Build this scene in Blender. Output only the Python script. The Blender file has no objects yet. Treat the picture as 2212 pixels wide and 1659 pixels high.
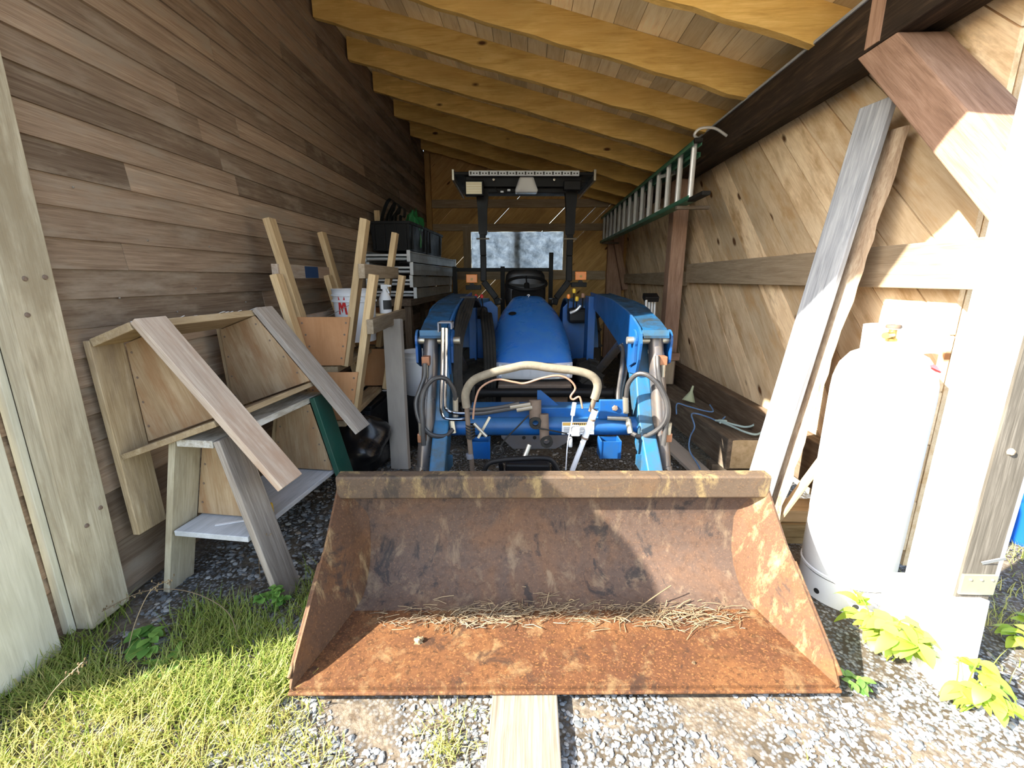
import bpy, math, random
from mathutils import Vector, Matrix
random.seed(7)
S = bpy.context.scene
C = S.collection
V = Vector
RAD = math.radians

# ------------------------------------------------------------------ mesh helper
class MB:
    """collects shapes; build() links them as ONE mesh object"""
    def __init__(s):
        s.v = []; s.f = []; s.t = []; s.g = []; s.sm = []
    def add(s, verts, faces, grain=None, tone=None, smooth=False):
        b = len(s.v)
        if tone is None: tone = random.random()
        off = V((random.uniform(0, 40), random.uniform(0, 40), random.uniform(0, 40)))
        for i, p in enumerate(verts):
            s.v.append(tuple(p))
            gq = V(grain[i]) if grain else V(p)
            s.g.append(tuple(gq + off))
        for f in faces:
            s.f.append([b + i for i in f]); s.t.append(tone); s.sm.append(smooth)
    BOXF = [(0, 1, 3, 2), (4, 6, 7, 5), (0, 4, 5, 1), (2, 3, 7, 6), (0, 2, 6, 4), (1, 5, 7, 3)]
    def box(s, c, size, R=None, tone=None, axis=0):
        hx, hy, hz = size[0] / 2, size[1] / 2, size[2] / 2
        loc = [V((x, y, z)) for x in (-hx, hx) for y in (-hy, hy) for z in (-hz, hz)]
        o = {0: (0, 1, 2), 1: (1, 0, 2), 2: (2, 0, 1)}[axis]
        gr = [(p[o[0]], p[o[1]], p[o[2]]) for p in loc]
        c = V(c)
        vs = [(R @ p if R else p) + c for p in loc]
        s.add(vs, s.BOXF, gr, tone)
        return s
    def span(s, a, b, tone=None, axis=None):
        a = V(a); b = V(b); d = b - a
        sz = (abs(d.x), abs(d.y), abs(d.z))
        if axis is None: axis = max(range(3), key=lambda i: sz[i])
        return s.box((a + b) / 2, sz, None, tone, axis)
    def bar(s, p0, p1, w, t, side=(0, 0, 1), tone=None):
        """rectangular bar p0->p1; w measured along 'side', t across"""
        p0 = V(p0); p1 = V(p1); x = (p1 - p0); l = x.length; x.normalize()
        y = V(side); y = (y - x * y.dot(x)).normalized(); z = x.cross(y)
        R = Matrix((x, y, z)).transposed()
        return s.box((p0 + p1) / 2, (l, w, t), R, tone)
    def prism(s, poly, o, ex, ey, depth, tone=None, smooth=False):
        """polygon in plane (o,ex,ey) extruded by depth along ex x ey"""
        o = V(o); ex = V(ex); ey = V(ey); n = ex.cross(ey).normalized()
        m = len(poly)
        vs = [o + ex * a + ey * b for a, b in poly] + [o + ex * a + ey * b + n * depth for a, b in poly]
        gr = [(b, a, 0) for a, b in poly] + [(b, a, depth) for a, b in poly]
        fs = [tuple(reversed(range(m))), tuple(range(m, 2 * m))]
        for i in range(m):
            j = (i + 1) % m
            fs.append((i, j, m + j, m + i))
        s.add(vs, fs, gr, tone, smooth)
        return s
    def tube(s, pts, r, n=10, smoothpath=0, rads=None, cap=True, closed=False):
        pts = [V(p) for p in pts]
        if smoothpath: pts = catmull(pts, smoothpath, closed)
        m = len(pts)
        vs = []; fs = []; gr = []
        up = None; run = 0
        for i, p in enumerate(pts):
            if closed: d = pts[(i + 1) % m] - pts[i - 1]
            else: d = pts[min(i + 1, m - 1)] - pts[max(i - 1, 0)]
            d.normalize()
            if up is None:
                up = V((0, 0, 1)) if abs(d.z) < .9 else V((1, 0, 0))
            a = up - d * up.dot(d)
            if a.length < 1e-5: a = d.orthogonal()
            a.normalize(); b = d.cross(a); up = a
            rr = rads[i] if rads and len(rads) == m else r
            if i: run += (pts[i] - pts[i - 1]).length
            for k in range(n):
                q = 2 * math.pi * k / n
                vs.append(p + (a * math.cos(q) + b * math.sin(q)) * rr)
                gr.append((run, math.cos(q) * rr, math.sin(q) * rr))
        segs = m if closed else m - 1
        for i in range(segs):
            i2 = (i + 1) % m
            for k in range(n):
                k2 = (k + 1) % n
                fs.append((i * n + k, i * n + k2, i2 * n + k2, i2 * n + k))
        if cap and not closed:
            fs.append(tuple(reversed(range(n)))); fs.append(tuple((m - 1) * n + k for k in range(n)))
        s.add(vs, fs, gr, None, True)
        return s
    def lathe(s, prof, o=(0, 0, 0), axis=(0, 0, 1), n=32, a0=0, a1=2 * math.pi):
        """prof: list of (radius, height) along axis"""
        o = V(o); az = V(axis).normalized(); ax = az.orthogonal().normalized(); ay = az.cross(ax)
        full = abs(a1 - a0 - 2 * math.pi) < 1e-6
        cols = n if full else n + 1
        vs = []; gr = []; fs = []
        for r, h in prof:
            for k in range(cols):
                q = a0 + (a1 - a0) * k / n
                vs.append(o + az * h + (ax * math.cos(q) + ay * math.sin(q)) * max(r, 1e-4))
                gr.append((h, r * math.cos(q), r * math.sin(q)))
        for i in range(len(prof) - 1):
            for k in range(n):
                k2 = (k + 1) % cols
                fs.append((i * cols + k, i * cols + k2, (i + 1) * cols + k2, (i + 1) * cols + k))
        s.add(vs, fs, gr, None, True)
        return s
    def loft(s, rings, closed_ring=True, cap=True, smooth=True):
        n = len(rings[0]); vs = [p for r in rings for p in r]; fs = []
        for i in range(len(rings) - 1):
            for k in range(n if closed_ring else n - 1):
                k2 = (k + 1) % n
                fs.append((i * n + k, i * n + k2, (i + 1) * n + k2, (i + 1) * n + k))
        if cap and closed_ring:
            fs.append(tuple(reversed(range(n)))); fs.append(tuple((len(rings) - 1) * n + k for k in range(n)))
        s.add(vs, fs, None, None, smooth)
        return s
    def sheet(s, fn, nu, nv, thick, smooth=True):
        """fn(a,b) -> point, a,b in 0..1; given thickness along the normal"""
        P = [[V(fn(i / nu, j / nv)) for j in range(nv + 1)] for i in range(nu + 1)]
        top = []; bot = []
        for i in range(nu + 1):
            for j in range(nv + 1):
                du = P[min(i + 1, nu)][j] - P[max(i - 1, 0)][j]; dv = P[i][min(j + 1, nv)] - P[i][max(j - 1, 0)]
                nn = du.cross(dv); nn.normalize()
                top.append(P[i][j]); bot.append(P[i][j] - nn * thick)
        w = nv + 1; N = len(top); fs = []
        for i in range(nu):
            for j in range(nv):
                a, b, c, d = i * w + j, (i + 1) * w + j, (i + 1) * w + j + 1, i * w + j + 1
                fs.append((a, b, c, d)); fs.append((N + d, N + c, N + b, N + a))
        for i in range(nu):
            a, b = i * w, (i + 1) * w; fs.append((b, a, N + a, N + b))
            a, b = i * w + nv, (i + 1) * w + nv; fs.append((a, b, N + b, N + a))
        for j in range(nv):
            a, b = j, j + 1; fs.append((a, b, N + b, N + a))
            a, b = nu * w + j, nu * w + j + 1; fs.append((b, a, N + a, N + b))
        s.add(top + bot, fs, None, None, smooth)
        return s
    def build(s, name, mat, parent=None, bevel=0, loc=None, rot=None, angle=35, fix=True):
        me = bpy.data.meshes.new(name)
        me.from_pydata(s.v, [], s.f)
        at = me.attributes.new('tone', 'FLOAT', 'FACE'); at.data.foreach_set('value', s.t)
        ag = me.attributes.new('grain', 'FLOAT_VECTOR', 'POINT')
        ag.data.foreach_set('vector', [c for q in s.g for c in q])
        me.polygons.foreach_set('use_smooth', s.sm)
        me.update()
        if fix:
            import bmesh
            bm = bmesh.new(); bm.from_mesh(me); bmesh.ops.recalc_face_normals(bm, faces=bm.faces); bm.to_mesh(me); bm.free()
        if any(s.sm): me.set_sharp_from_angle(angle=RAD(angle))
        me.materials.append(mat)
        o = bpy.data.objects.new(name, me); C.objects.link(o)
        if parent: o.parent = parent
        if loc: o.location = loc
        if rot: o.rotation_euler = rot
        if bevel:
            m = o.modifiers.new('bevel', 'BEVEL'); m.width = bevel; m.segments = 2; m.limit_method = 'ANGLE'; m.angle_limit = RAD(40)
            m.harden_normals = False
        return o

def catmull(pts, k, closed=False):
    out = []; m = len(pts)
    rng = m if closed else m - 1
    for i in range(rng):
        if closed: a, b, c, d = pts[i - 1], pts[i], pts[(i + 1) % m], pts[(i + 2) % m]
        else: a, b, c, d = pts[max(i - 1, 0)], pts[i], pts[i + 1], pts[min(i + 2, m - 1)]
        for q in range(k):
            t = q / k
            out.append(.5 * (2 * b + (c - a) * t + (2 * a - 5 * b + 4 * c - d) * t * t + (3 * b - a - 3 * c + d) * t ** 3))
    if not closed: out.append(pts[-1])
    return out

def tag(o, label=None, cat=None, group=None, kind=None):
    if label: o['label'] = label
    if cat: o['category'] = cat
    if group: o['group'] = group
    if kind: o['kind'] = kind
    return o
def thing(name, label, cat, loc=(0, 0, 0), rot=(0, 0, 0), group=None):
    o = bpy.data.objects.new(name, None); C.objects.link(o)
    o.location = loc; o.rotation_euler = rot; o.empty_display_size = .1
    return tag(o, label, cat, group)
def copy_tree(o, parent=None):
    c = o.copy(); C.objects.link(c)
    if parent: c.parent = parent
    for ch in list(o.children): copy_tree(ch, c)
    return c

# ------------------------------------------------------------------ materials
class NT:
    def __init__(s, name):
        s.m = bpy.data.materials.new(name); s.m.use_nodes = True
        s.t = s.m.node_tree; s.b = s.t.nodes['Principled BSDF']
    def n(s, typ, **kw):
        nd = s.t.nodes.new(typ)
        for k, v in kw.items():
            if k in nd.inputs.keys(): nd.inputs[k].default_value = v
            else: setattr(nd, k, v)
        return nd
    def l(s, a, b): s.t.links.new(a, b)
    def ramp(s, fac, stops):
        r = s.n('ShaderNodeValToRGB'); e = r.color_ramp.elements
        while len(e) > len(stops): e.remove(e[-1])
        while len(e) < len(stops): e.new(.5)
        for q, (p, c) in zip(e, stops):
            q.position = p; q.color = (*c, 1) if len(c) == 3 else c
        s.l(fac, r.inputs['Fac']); return r.outputs['Color']
    def mix(s, fac, a, b, blend='MIX'):
        m = s.n('ShaderNodeMix', data_type='RGBA', blend_type=blend)
        for sock, val in ((m.inputs[0], fac), (m.inputs[6], a), (m.inputs[7], b)):
            if hasattr(val, 'is_linked'): s.l(val, sock)
            elif isinstance(val, (int, float)): sock.default_value = val
            else: sock.default_value = (*val, 1)
        return m.outputs[2]
    def math(s, op, a, b=0., clamp=False):
        m = s.n('ShaderNodeMath', operation=op, use_clamp=clamp)
        for sock, val in ((m.inputs[0], a), (m.inputs[1], b)):
            if hasattr(val, 'is_linked'): s.l(val, sock)
            else: sock.default_value = val
        return m.outputs[0]
    def noise(s, vec, scale, detail=5, rough=.6, dist=0.):
        q = s.n('ShaderNodeTexNoise', Scale=scale, Detail=detail, Roughness=rough, Distortion=dist)
        if vec is not None: s.l(vec, q.inputs['Vector'])
        return q.outputs['Fac']
    def mapping(s, vec, scale=(1, 1, 1)):
        q = s.n('ShaderNodeMapping'); q.inputs['Scale'].default_value = scale; s.l(vec, q.inputs['Vector']); return q.outputs['Vector']
    def bump(s, h, strength, dist=.01):
        q = s.n('ShaderNodeBump', Strength=strength, Distance=dist); s.l(h, q.inputs['Height']); s.l(q.outputs['Normal'], s.b.inputs['Normal'])
    def objco(s): return s.n('ShaderNodeTexCoord').outputs['Object']

def wood(name, dark, mid, light, knots=.0, rough=.85, stretch=12, var=.35, stain=None, bump=.4, fine=1.0, knotcol=(.10, .045, .018)):
    """board wood: grain runs along the 'grain' x axis; each board keeps its own tint"""
    k = NT(name)
    g = k.n('ShaderNodeAttribute', attribute_name='grain').outputs['Vector']
    rnd = k.n('ShaderNodeObjectInfo').outputs['Random']
    sc = k.n('ShaderNodeVectorMath', operation='ADD'); k.l(g, sc.inputs[0]); k.l(k.math('MULTIPLY', rnd, 17.), sc.inputs[1])
    g = sc.outputs[0]
    n1 = k.noise(k.mapping(g, (1.6, stretch * 1.6, stretch * 1.6)), 2.2 * fine, 6, .65, .6)
    n2 = k.noise(k.mapping(g, (3, stretch * 12, stretch * 12)), 2.0 * fine, 3, .6)
    n3 = k.noise(g, 2.3, 3, .5)
    h = k.math('ADD', k.math('MULTIPLY', n1, .65), k.math('MULTIPLY', n2, .35))
    col = k.ramp(h, [(.33, dark), (.5, mid), (.66, light)])
    tone = k.n('ShaderNodeAttribute', attribute_name='tone').outputs['Fac']
    br = k.math('ADD', k.math('MULTIPLY', k.math('SUBTRACT', tone, .5), var * 1.3), 1.0)
    br = k.math('ADD', br, k.math('MULTIPLY', k.math('SUBTRACT', n3, .5), .5))
    hs = k.n('ShaderNodeHueSaturation'); k.l(col, hs.inputs['Color']); k.l(br, hs.inputs['Value']); col = hs.outputs['Color']
    if stain:
        sn = k.noise(k.mapping(g, (.8, 3, 3)), 3.0, 5, .65)
        col = k.mix(k.ramp(sn, [(.5, (0, 0, 0)), (.68, (1, 1, 1))]), col, stain)
    if knots:
        vo = k.n('ShaderNodeTexVoronoi', feature='F1', Scale=2.6)
        k.l(k.mapping(g, (1.0, 2.3, .01)), vo.inputs['Vector'])
        f = k.ramp(vo.outputs['Distance'], [(.05 + knots * .05, (1, 1, 1)), (.10 + knots * .08, (0, 0, 0))])
        sel = k.n('ShaderNodeSeparateColor'); k.l(vo.outputs['Color'], sel.inputs[0])
        f = k.math('MULTIPLY', f, k.math('GREATER_THAN', sel.outputs[0], 1 - .55 * min(1, knots * 1.5)))
        col = k.mix(f, col, knotcol)
    k.l(col, k.b.inputs['Base Color']); k.b.inputs['Roughness'].default_value = rough
    k.b.inputs['Specular IOR Level'].default_value = .2
    k.bump(h, bump, .004)
    return k.m

def paint(name, col, dirt=None, dirtamt=.5, rough=.45, metal=0., scale=6., bump=.0, updust=None, spec=.5):
    k = NT(name); co = k.objco()
    c = None
    n = k.noise(co, scale, 8, .65, .4)
    if dirt:
        c = k.mix(k.math('MULTIPLY', k.ramp(n, [(.40, (0, 0, 0)), (.62, (1, 1, 1))]), dirtamt), col, dirt)
        n2 = k.noise(co, scale * 9, 4, .6)
        c = k.mix(k.math('MULTIPLY', k.ramp(n2, [(.58, (0, 0, 0)), (.7, (1, 1, 1))]), dirtamt * .7), c, dirt)
    else:
        c = k.mix(k.math('MULTIPLY', n, .15), col, tuple(x * .6 for x in col))
    if updust:
        ge = k.n('ShaderNodeNewGeometry'); sp = k.n('ShaderNodeSeparateXYZ'); k.l(ge.outputs['Normal'], sp.inputs[0])
        f = k.math('MULTIPLY', k.math('MAXIMUM', sp.outputs['Z'], 0.), k.ramp(k.noise(co, 9, 6, .7), [(.3, (.15,) * 3), (.65, (.75,) * 3)]))
        c = k.mix(f, c, updust)
    k.l(c, k.b.inputs['Base Color'])
    k.l(k.ramp(n, [(.3, (rough * .75,) * 3), (.8, (min(1, rough * 1.4),) * 3)]), k.b.inputs['Roughness'])
    k.b.inputs['Metallic'].default_value = metal
    k.b.inputs['Specular IOR Level'].default_value = spec
    if bump: k.bump(n, bump, .004)
    return k.m

def rust(name, base, orange, pale, dark, orange_amt=.5, pale_amt=.3, speck=.5):
    k = NT(name); co = k.objco()
    n1 = k.noise(co, 3.2, 9, .7, .7)
    n2 = k.noise(co, 42, 6, .7)
    n3 = k.noise(k.mapping(co, (2.2, 2.2, .9)), 5.0, 10, .74, .35)
    n4 = k.noise(co, 130, 3, .6)
    c = k.mix(k.ramp(n1, [(.62 - orange_amt * .35, (0, 0, 0)), (.78 - orange_amt * .3, (1, 1, 1))]), base, orange)
    c = k.mix(k.math('MULTIPLY', k.ramp(n2, [(.5, (0, 0, 0)), (.62, (1, 1, 1))]), speck), c, tuple(x * .42 for x in orange))
    c = k.mix(k.math('MULTIPLY', k.ramp(n4, [(.56, (0, 0, 0)), (.66, (1, 1, 1))]), speck * .8), c, tuple(min(1, x * 1.9) for x in orange))
    c = k.mix(k.math('MULTIPLY', k.ramp(n3, [(.53, (0, 0, 0)), (.66, (1, 1, 1))]), pale_amt), c, pale)
    n5 = k.noise(k.mapping(co, (3, 3, 1.6)), 2.4, 8, .72, .5)
    c = k.mix(k.math('MULTIPLY', k.ramp(n5, [(.57, (0, 0, 0)), (.63, (1, 1, 1))]), .75), c, dark)
    k.l(c, k.b.inputs['Base Color'])
    k.b.inputs['Roughness'].default_value = .75; k.b.inputs['Metallic'].default_value = .15
    k.b.inputs['Specular IOR Level'].default_value = .3
    k.bump(k.math('ADD', k.math('MULTIPLY', n2, .5), n1), .35, .004)
    return k.m

M = {}
# siding and boards
M['cedar'] = wood('cedar_siding', (.145, .098, .066), (.235, .168, .118), (.33, .255, .185), var=.62, stretch=22, rough=.8, stain=(.29, .235, .18))
M['roughpost'] = wood('weathered_rough_board', (.30, .255, .18), (.42, .37, .27), (.53, .48, .37), stretch=9, var=.1, stain=(.30, .25, .17), knots=.2)
M['paletrim'] = wood('pale_trim_board', (.46, .44, .35), (.55, .53, .43), (.63, .61, .51), stretch=9, var=.1, bump=.15)
M['rafter'] = wood('golden_rafter', (.52, .31, .085), (.70, .46, .145), (.82, .58, .22), knots=.45, stretch=7, var=.22, stain=(.60, .38, .12))
M['sheath'] = wood('roof_board', (.66, .50, .27), (.80, .65, .40), (.88, .76, .52), knots=.15, stretch=8, var=.35)
M['wallboard'] = wood('pine_wall_board', (.56, .40, .235), (.71, .55, .36), (.82, .68, .48), knots=.7, stretch=6, var=.42, stain=(.50, .33, .17))
M['backboard'] = wood('pine_back_board', (.42, .25, .09), (.56, .35, .14), (.66, .44, .20), knots=.5, stretch=7, var=.35)
M['girt'] = wood('grey_girt', (.24, .18, .12), (.33, .26, .18), (.42, .34, .25), stretch=12, var=.2)
M['redpost'] = wood('red_brown_timber', (.21, .125, .085), (.33, .205, .145), (.43, .285, .21), stretch=9, var=.1, fine=1.2)
M['blackbeam'] = wood('dark_old_beam', (.012, .009, .007), (.030, .021, .016), (.085, .055, .036), stretch=9, var=.2, stain=(.025, .018, .014), rough=.7)
M['sill'] = wood('dark_sill', (.09, .062, .042), (.15, .105, .072), (.23, .17, .12), stretch=12, var=.2)
M['oldtimber'] = wood('old_timber', (.085, .068, .052), (.15, .122, .095), (.25, .21, .16), stretch=9, var=.2, stain=(.10, .075, .055))
M['endgrain'] = wood('cut_timber_end', (.33, .24, .13), (.52, .41, .25), (.66, .54, .36), stretch=2, var=.2)
M['greyboard'] = wood('weathered_grey_board', (.16, .17, .19), (.28, .295, .32), (.41, .425, .45), stretch=14, var=.15)  # weathered grey with the blue of skylight mixed into the colour
M['barkboard'] = wood('rough_edge_board', (.20, .13, .085), (.36, .27, .19), (.52, .43, .32), stretch=6, var=.2, bump=.9)
M['newwood'] = wood('fresh_lumber', (.40, .27, .14), (.53, .38, .21), (.62, .47, .28), knots=.35, stretch=10, var=.25)
M['horsewood'] = wood('old_sawhorse_board', (.25, .175, .095), (.38, .285, .17), (.50, .40, .27), knots=.25, stretch=10, var=.3, stain=(.26, .19, .12))
M['pinkwood'] = wood('stained_plank', (.30, .225, .17), (.42, .335, .265), (.53, .45, .37), knots=.4, stretch=12, var=.1, stain=(.36, .25, .18))
M['greyleg'] = wood('grey_leg_board', (.18, .15, .125), (.29, .25, .215), (.40, .36, .315), stretch=16, var=.1)
M['ply'] = wood('plywood', (.27, .175, .095), (.38, .265, .155), (.47, .35, .225), stretch=5, var=.2, stain=(.30, .17, .085))
M['splatter'] = wood('paint_splattered_board', (.22, .19, .15), (.40, .37, .32), (.58, .56, .52), stretch=4, var=.1, stain=(.66, .66, .65), fine=2.5)
M['shelfgrey'] = wood('grey_painted_shelf', (.36, .37, .39), (.46, .47, .49), (.56, .57, .60), stretch=5, var=.1)
M['orangeply'] = wood('orange_hardboard', (.40, .195, .085), (.46, .235, .11), (.50, .27, .135), stretch=2, var=.1, bump=.05, rough=.6)
M['plank'] = wood('ground_plank', (.10, .082, .06), (.175, .15, .12), (.25, .22, .18), stretch=18, var=.1)
M['greyplank'] = wood('primed_grey_plank', (.36, .325, .29), (.40, .365, .325), (.44, .40, .36), stretch=4, var=.05, knots=.2, bump=.08, knotcol=(.25, .21, .17))
M['treated'] = wood('treated_lumber', (.17, .115, .05), (.30, .215, .105), (.42, .32, .17), stretch=9, var=.1)
M['whitepost'] = wood('peeling_white_post', (.50, .46, .42), (.72, .70, .67), (.80, .79, .77), stretch=14, var=.05, stain=(.74, .73, .71))
M['greypost'] = wood('dark_grey_post_face', (.05, .045, .037), (.085, .077, .065), (.15, .138, .12), stretch=14, var=.05)  # much darker grey for the front face of the white post
# metals, paints, plastics
BLUE = (.022, .16, .56)
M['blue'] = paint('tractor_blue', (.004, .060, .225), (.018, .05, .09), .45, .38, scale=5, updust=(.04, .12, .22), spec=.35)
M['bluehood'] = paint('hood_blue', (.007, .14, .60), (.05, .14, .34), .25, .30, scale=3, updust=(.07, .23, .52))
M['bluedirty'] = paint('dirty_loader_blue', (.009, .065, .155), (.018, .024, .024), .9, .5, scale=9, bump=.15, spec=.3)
M['bluelight'] = paint('sun_tinted_loader_blue', (.014, .10, .215), (.04, .055, .05), .7, .42, scale=9)  # lighter copy of the loader blue, sunlight on the arms put into the colour
M['blacksteel'] = paint('black_steel', (.006, .006, .007), (.016, .015, .014), .4, .5, spec=.2)
M['plainblack'] = paint('black_plastic', (.008, .008, .009), None, rough=.5, spec=.25)
M['rubber'] = paint('black_rubber', (.011, .011, .011), (.040, .036, .03), .5, .75, bump=.2, spec=.2)
M['hose'] = paint('hydraulic_hose', (.026, .025, .027), (.07, .065, .06), .5, .4)
M['cyl'] = paint('grey_cylinder', (.10, .098, .105), (.17, .125, .09), .5, .32, metal=.55, scale=9)
M['chrome'] = paint('chrome', (.52, .52, .54), None, rough=.12, metal=1.)
M['zinc'] = paint('zinc_fitting', (.40, .38, .33), (.32, .25, .15), .4, .35, metal=.75)
M['copper'] = paint('rusty_fitting', (.33, .15, .08), (.20, .09, .05), .5, .5, metal=.5)
M['alu'] = paint('aluminium', (.66, .67, .68), (.42, .41, .39), .3, .38, metal=.45)
M['alumatte'] = paint('dull_aluminium', (.36, .36, .34), (.20, .19, .17), .4, .45, metal=.55)
M['galv'] = paint('galvanised_plate', (.30, .34, .29), (.42, .30, .16), .35, .4, metal=.6)
M['foam'] = paint('foam_grip', (.17, .145, .105), (.11, .093, .068), .6, .9, scale=30, bump=.4)
M['rustywire'] = paint('rusty_wire', (.27, .155, .10), (.20, .10, .065), .5, .6)
M['brownsteel'] = paint('brown_cast_steel', (.15, .11, .08), (.09, .06, .045), .6, .7, bump=.2)
M['greysteel'] = paint('grey_steel', (.15, .16, .19), (.16, .12, .09), .4, .5)
M['rust_back'] = rust('bucket_brown', (.078, .052, .040), (.108, .060, .036), (.23, .17, .11), (.016, .016, .018), .45, .55, .4)
M['rust_floor'] = rust('bucket_orange', (.072, .029, .013), (.125, .053, .019), (.29, .20, .10), (.028, .015, .010), .5, .4, .95)
M['rust_side'] = rust('bucket_side', (.085, .045, .026), (.135, .062, .026), (.30, .21, .11), (.032, .024, .021), .4, .8, .4)
M['rust_rail'] = rust('bucket_rail', (.085, .060, .042), (.12, .070, .036), (.26, .19, .09), (.028, .024, .022), .4, .9, .3)
M['white'] = paint('white_plastic', (.72, .74, .78), None, rough=.45)
M['tank'] = paint('white_tank', (.80, .80, .80), (.66, .65, .62), .2, .4)
M['brass'] = paint('brass', (.55, .40, .14), (.25, .18, .08), .4, .35, metal=.8)
M['orange'] = paint('orange_lens', (.85, .25, .04), None, rough=.25)
M['red'] = paint('red_plastic', (.55, .03, .03), None, rough=.4)
M['yellow'] = paint('yellow_plastic', (.75, .48, .03), None, rough=.4)
M['green'] = paint('green_fibreglass', (.035, .17, .095), (.10, .19, .14), .4, .45)
M['greenpaint'] = paint('green_paint', (.012, .075, .052), (.05, .09, .07), .4, .5)
M['greentrash'] = paint('green_bag', (.02, .16, .05), None, rough=.4)
M['palegreen'] = paint('pale_green_plastic', (.50, .57, .38), None, rough=.5)
M['bluerope'] = paint('blue_rope', (.10, .24, .52), (.30, .42, .60), .5, .8, scale=60, bump=.4)
M['tealrope'] = paint('pale_teal_rope', (.42, .58, .58), (.60, .68, .66), .5, .8, scale=60, bump=.4)
M['bluebarrel'] = paint('blue_barrel', (.01, .10, .55), None, rough=.35)
M['darkvoid'] = paint('dark_fabric', (.012, .012, .014), None, rough=.8)
M['bag'] = paint('black_bag', (.010, .010, .012), None, rough=.3, spec=.6)
M['screw'] = paint('screw_head', (.38, .36, .33), None, rough=.4, metal=.7)
M['rustnail'] = paint('rusty_bolt', (.17, .12, .09), None, rough=.6)
M['decal'] = paint('white_decal', (.62, .66, .70), (.45, .47, .48), .3, .5)
M['decalgold'] = paint('gold_decal', (.50, .31, .08), None, rough=.5)
M['ink'] = paint('black_ink', (.02, .02, .02), None, rough=.6)
M['inkblue'] = paint('blue_paint_patch', (.012, .045, .14), (.02, .07, .18), .5, .6)
M['leaf'] = None

def glassy(name, col, rough=.1, trans=.6):
    k = NT(name); k.b.inputs['Base Color'].default_value = (*col, 1); k.b.inputs['Roughness'].default_value = rough
    k.b.inputs['Transmission Weight'].default_value = trans; return k.m
M['lens'] = glassy('clear_lens', (.92, .94, .97), .06, .6)
k = NT('bright_tinted_lens'); k.b.inputs['Base Color'].default_value = (.85, .8, .55, 1); k.b.inputs['Roughness'].default_value = .25  # pale yellow base stands in for light caught by the lens
M['lamplens'] = k.m
def leafmat(name, c1, c2, trans=.35):
    k = NT(name)
    tone = k.n('ShaderNodeAttribute', attribute_name='tone').outputs['Fac']
    c = k.ramp(tone, [(0., c1), (1., c2)])
    k.l(c, k.b.inputs['Base Color']); k.b.inputs['Roughness'].default_value = .55
    tr = k.n('ShaderNodeBsdfTranslucent'); k.l(c, tr.inputs['Color'])
    mx = k.n('ShaderNodeMixShader'); mx.inputs[0].default_value = trans
    k.l(k.b.outputs[0], mx.inputs[1]); k.l(tr.outputs[0], mx.inputs[2])
    k.l(mx.outputs[0], k.t.nodes['Material Output'].inputs['Surface'])
    return k.m
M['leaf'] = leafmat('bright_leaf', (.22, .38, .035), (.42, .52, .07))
M['leafdark'] = leafmat('shade_tinted_leaf', (.08, .20, .035), (.20, .36, .07))  # darker greens for weeds out of the sun, shade put into the colour
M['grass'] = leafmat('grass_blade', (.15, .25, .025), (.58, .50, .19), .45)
M['dryleaf'] = leafmat('dry_twig', (.07, .042, .022), (.30, .22, .125), .1)
k = NT('plastic_sheet'); co = k.objco()
n = k.noise(co, 7, 10, .8, .3)
c = k.ramp(n, [(.36, (.36, .40, .43)), (.50, (.56, .60, .63)), (.64, (.76, .80, .82))])
tr = k.n('ShaderNodeBsdfTranslucent'); k.l(c, tr.inputs['Color']); k.l(c, k.b.inputs['Base Color'])
mx = k.n('ShaderNodeMixShader'); mx.inputs[0].default_value = .8
k.l(k.b.outputs[0], mx.inputs[1]); k.l(tr.outputs[0], mx.inputs[2]); k.l(mx.outputs[0], k.t.nodes['Material Output'].inputs['Surface'])
M['sheet'] = k.m

# gravel ground: grey stones, brown dirt and worn turf mixed by position
k = NT('gravel_ground'); co = k.objco()
vo = k.n('ShaderNodeTexVoronoi', feature='F1', Scale=80.); k.l(co, vo.inputs['Vector'])
sp = k.n('ShaderNodeSeparateColor'); k.l(vo.outputs['Color'], sp.inputs[0])
c = k.ramp(sp.outputs[0], [(0., (.06, .063, .068)), (.5, (.14, .144, .15)), (1., (.27, .27, .265))])
gap = k.ramp(vo.outputs['Distance'], [(.35, (0, 0, 0)), (.62, (1, 1, 1))])
c = k.mix(gap, c, (.06, .048, .034))
d = k.noise(co, 2.4, 7, .65, .6)
c = k.mix(k.ramp(d, [(.48, (0, 0, 0)), (.60, (1, 1, 1))]), c, k.ramp(k.noise(co, 30, 5, .7), [(.35, (.085, .063, .043)), (.65, (.21, .175, .135))]))
k.l(c, k.b.inputs['Base Color']); k.b.inputs['Roughness'].default_value = .9; k.b.inputs['Specular IOR Level'].default_value = .15
hh = k.math('SUBTRACT', 1., vo.outputs['Distance']); k.bump(k.math('ADD', k.math('MULTIPLY', hh, .4), k.noise(co, 45, 6, .7)), .5, .010)
M['ground'] = k.m
k = NT('grey_stone'); tone = k.n('ShaderNodeAttribute', attribute_name='tone').outputs['Fac']
c = k.ramp(tone, [(0., (.09, .10, .11)), (.45, (.21, .22, .23)), (.8, (.34, .34, .33)), (1., (.27, .215, .16))])
k.l(c, k.b.inputs['Base Color']); k.b.inputs['Roughness'].default_value = .8; k.b.inputs['Specular IOR Level'].default_value = .25
M['stone'] = k.m

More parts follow.
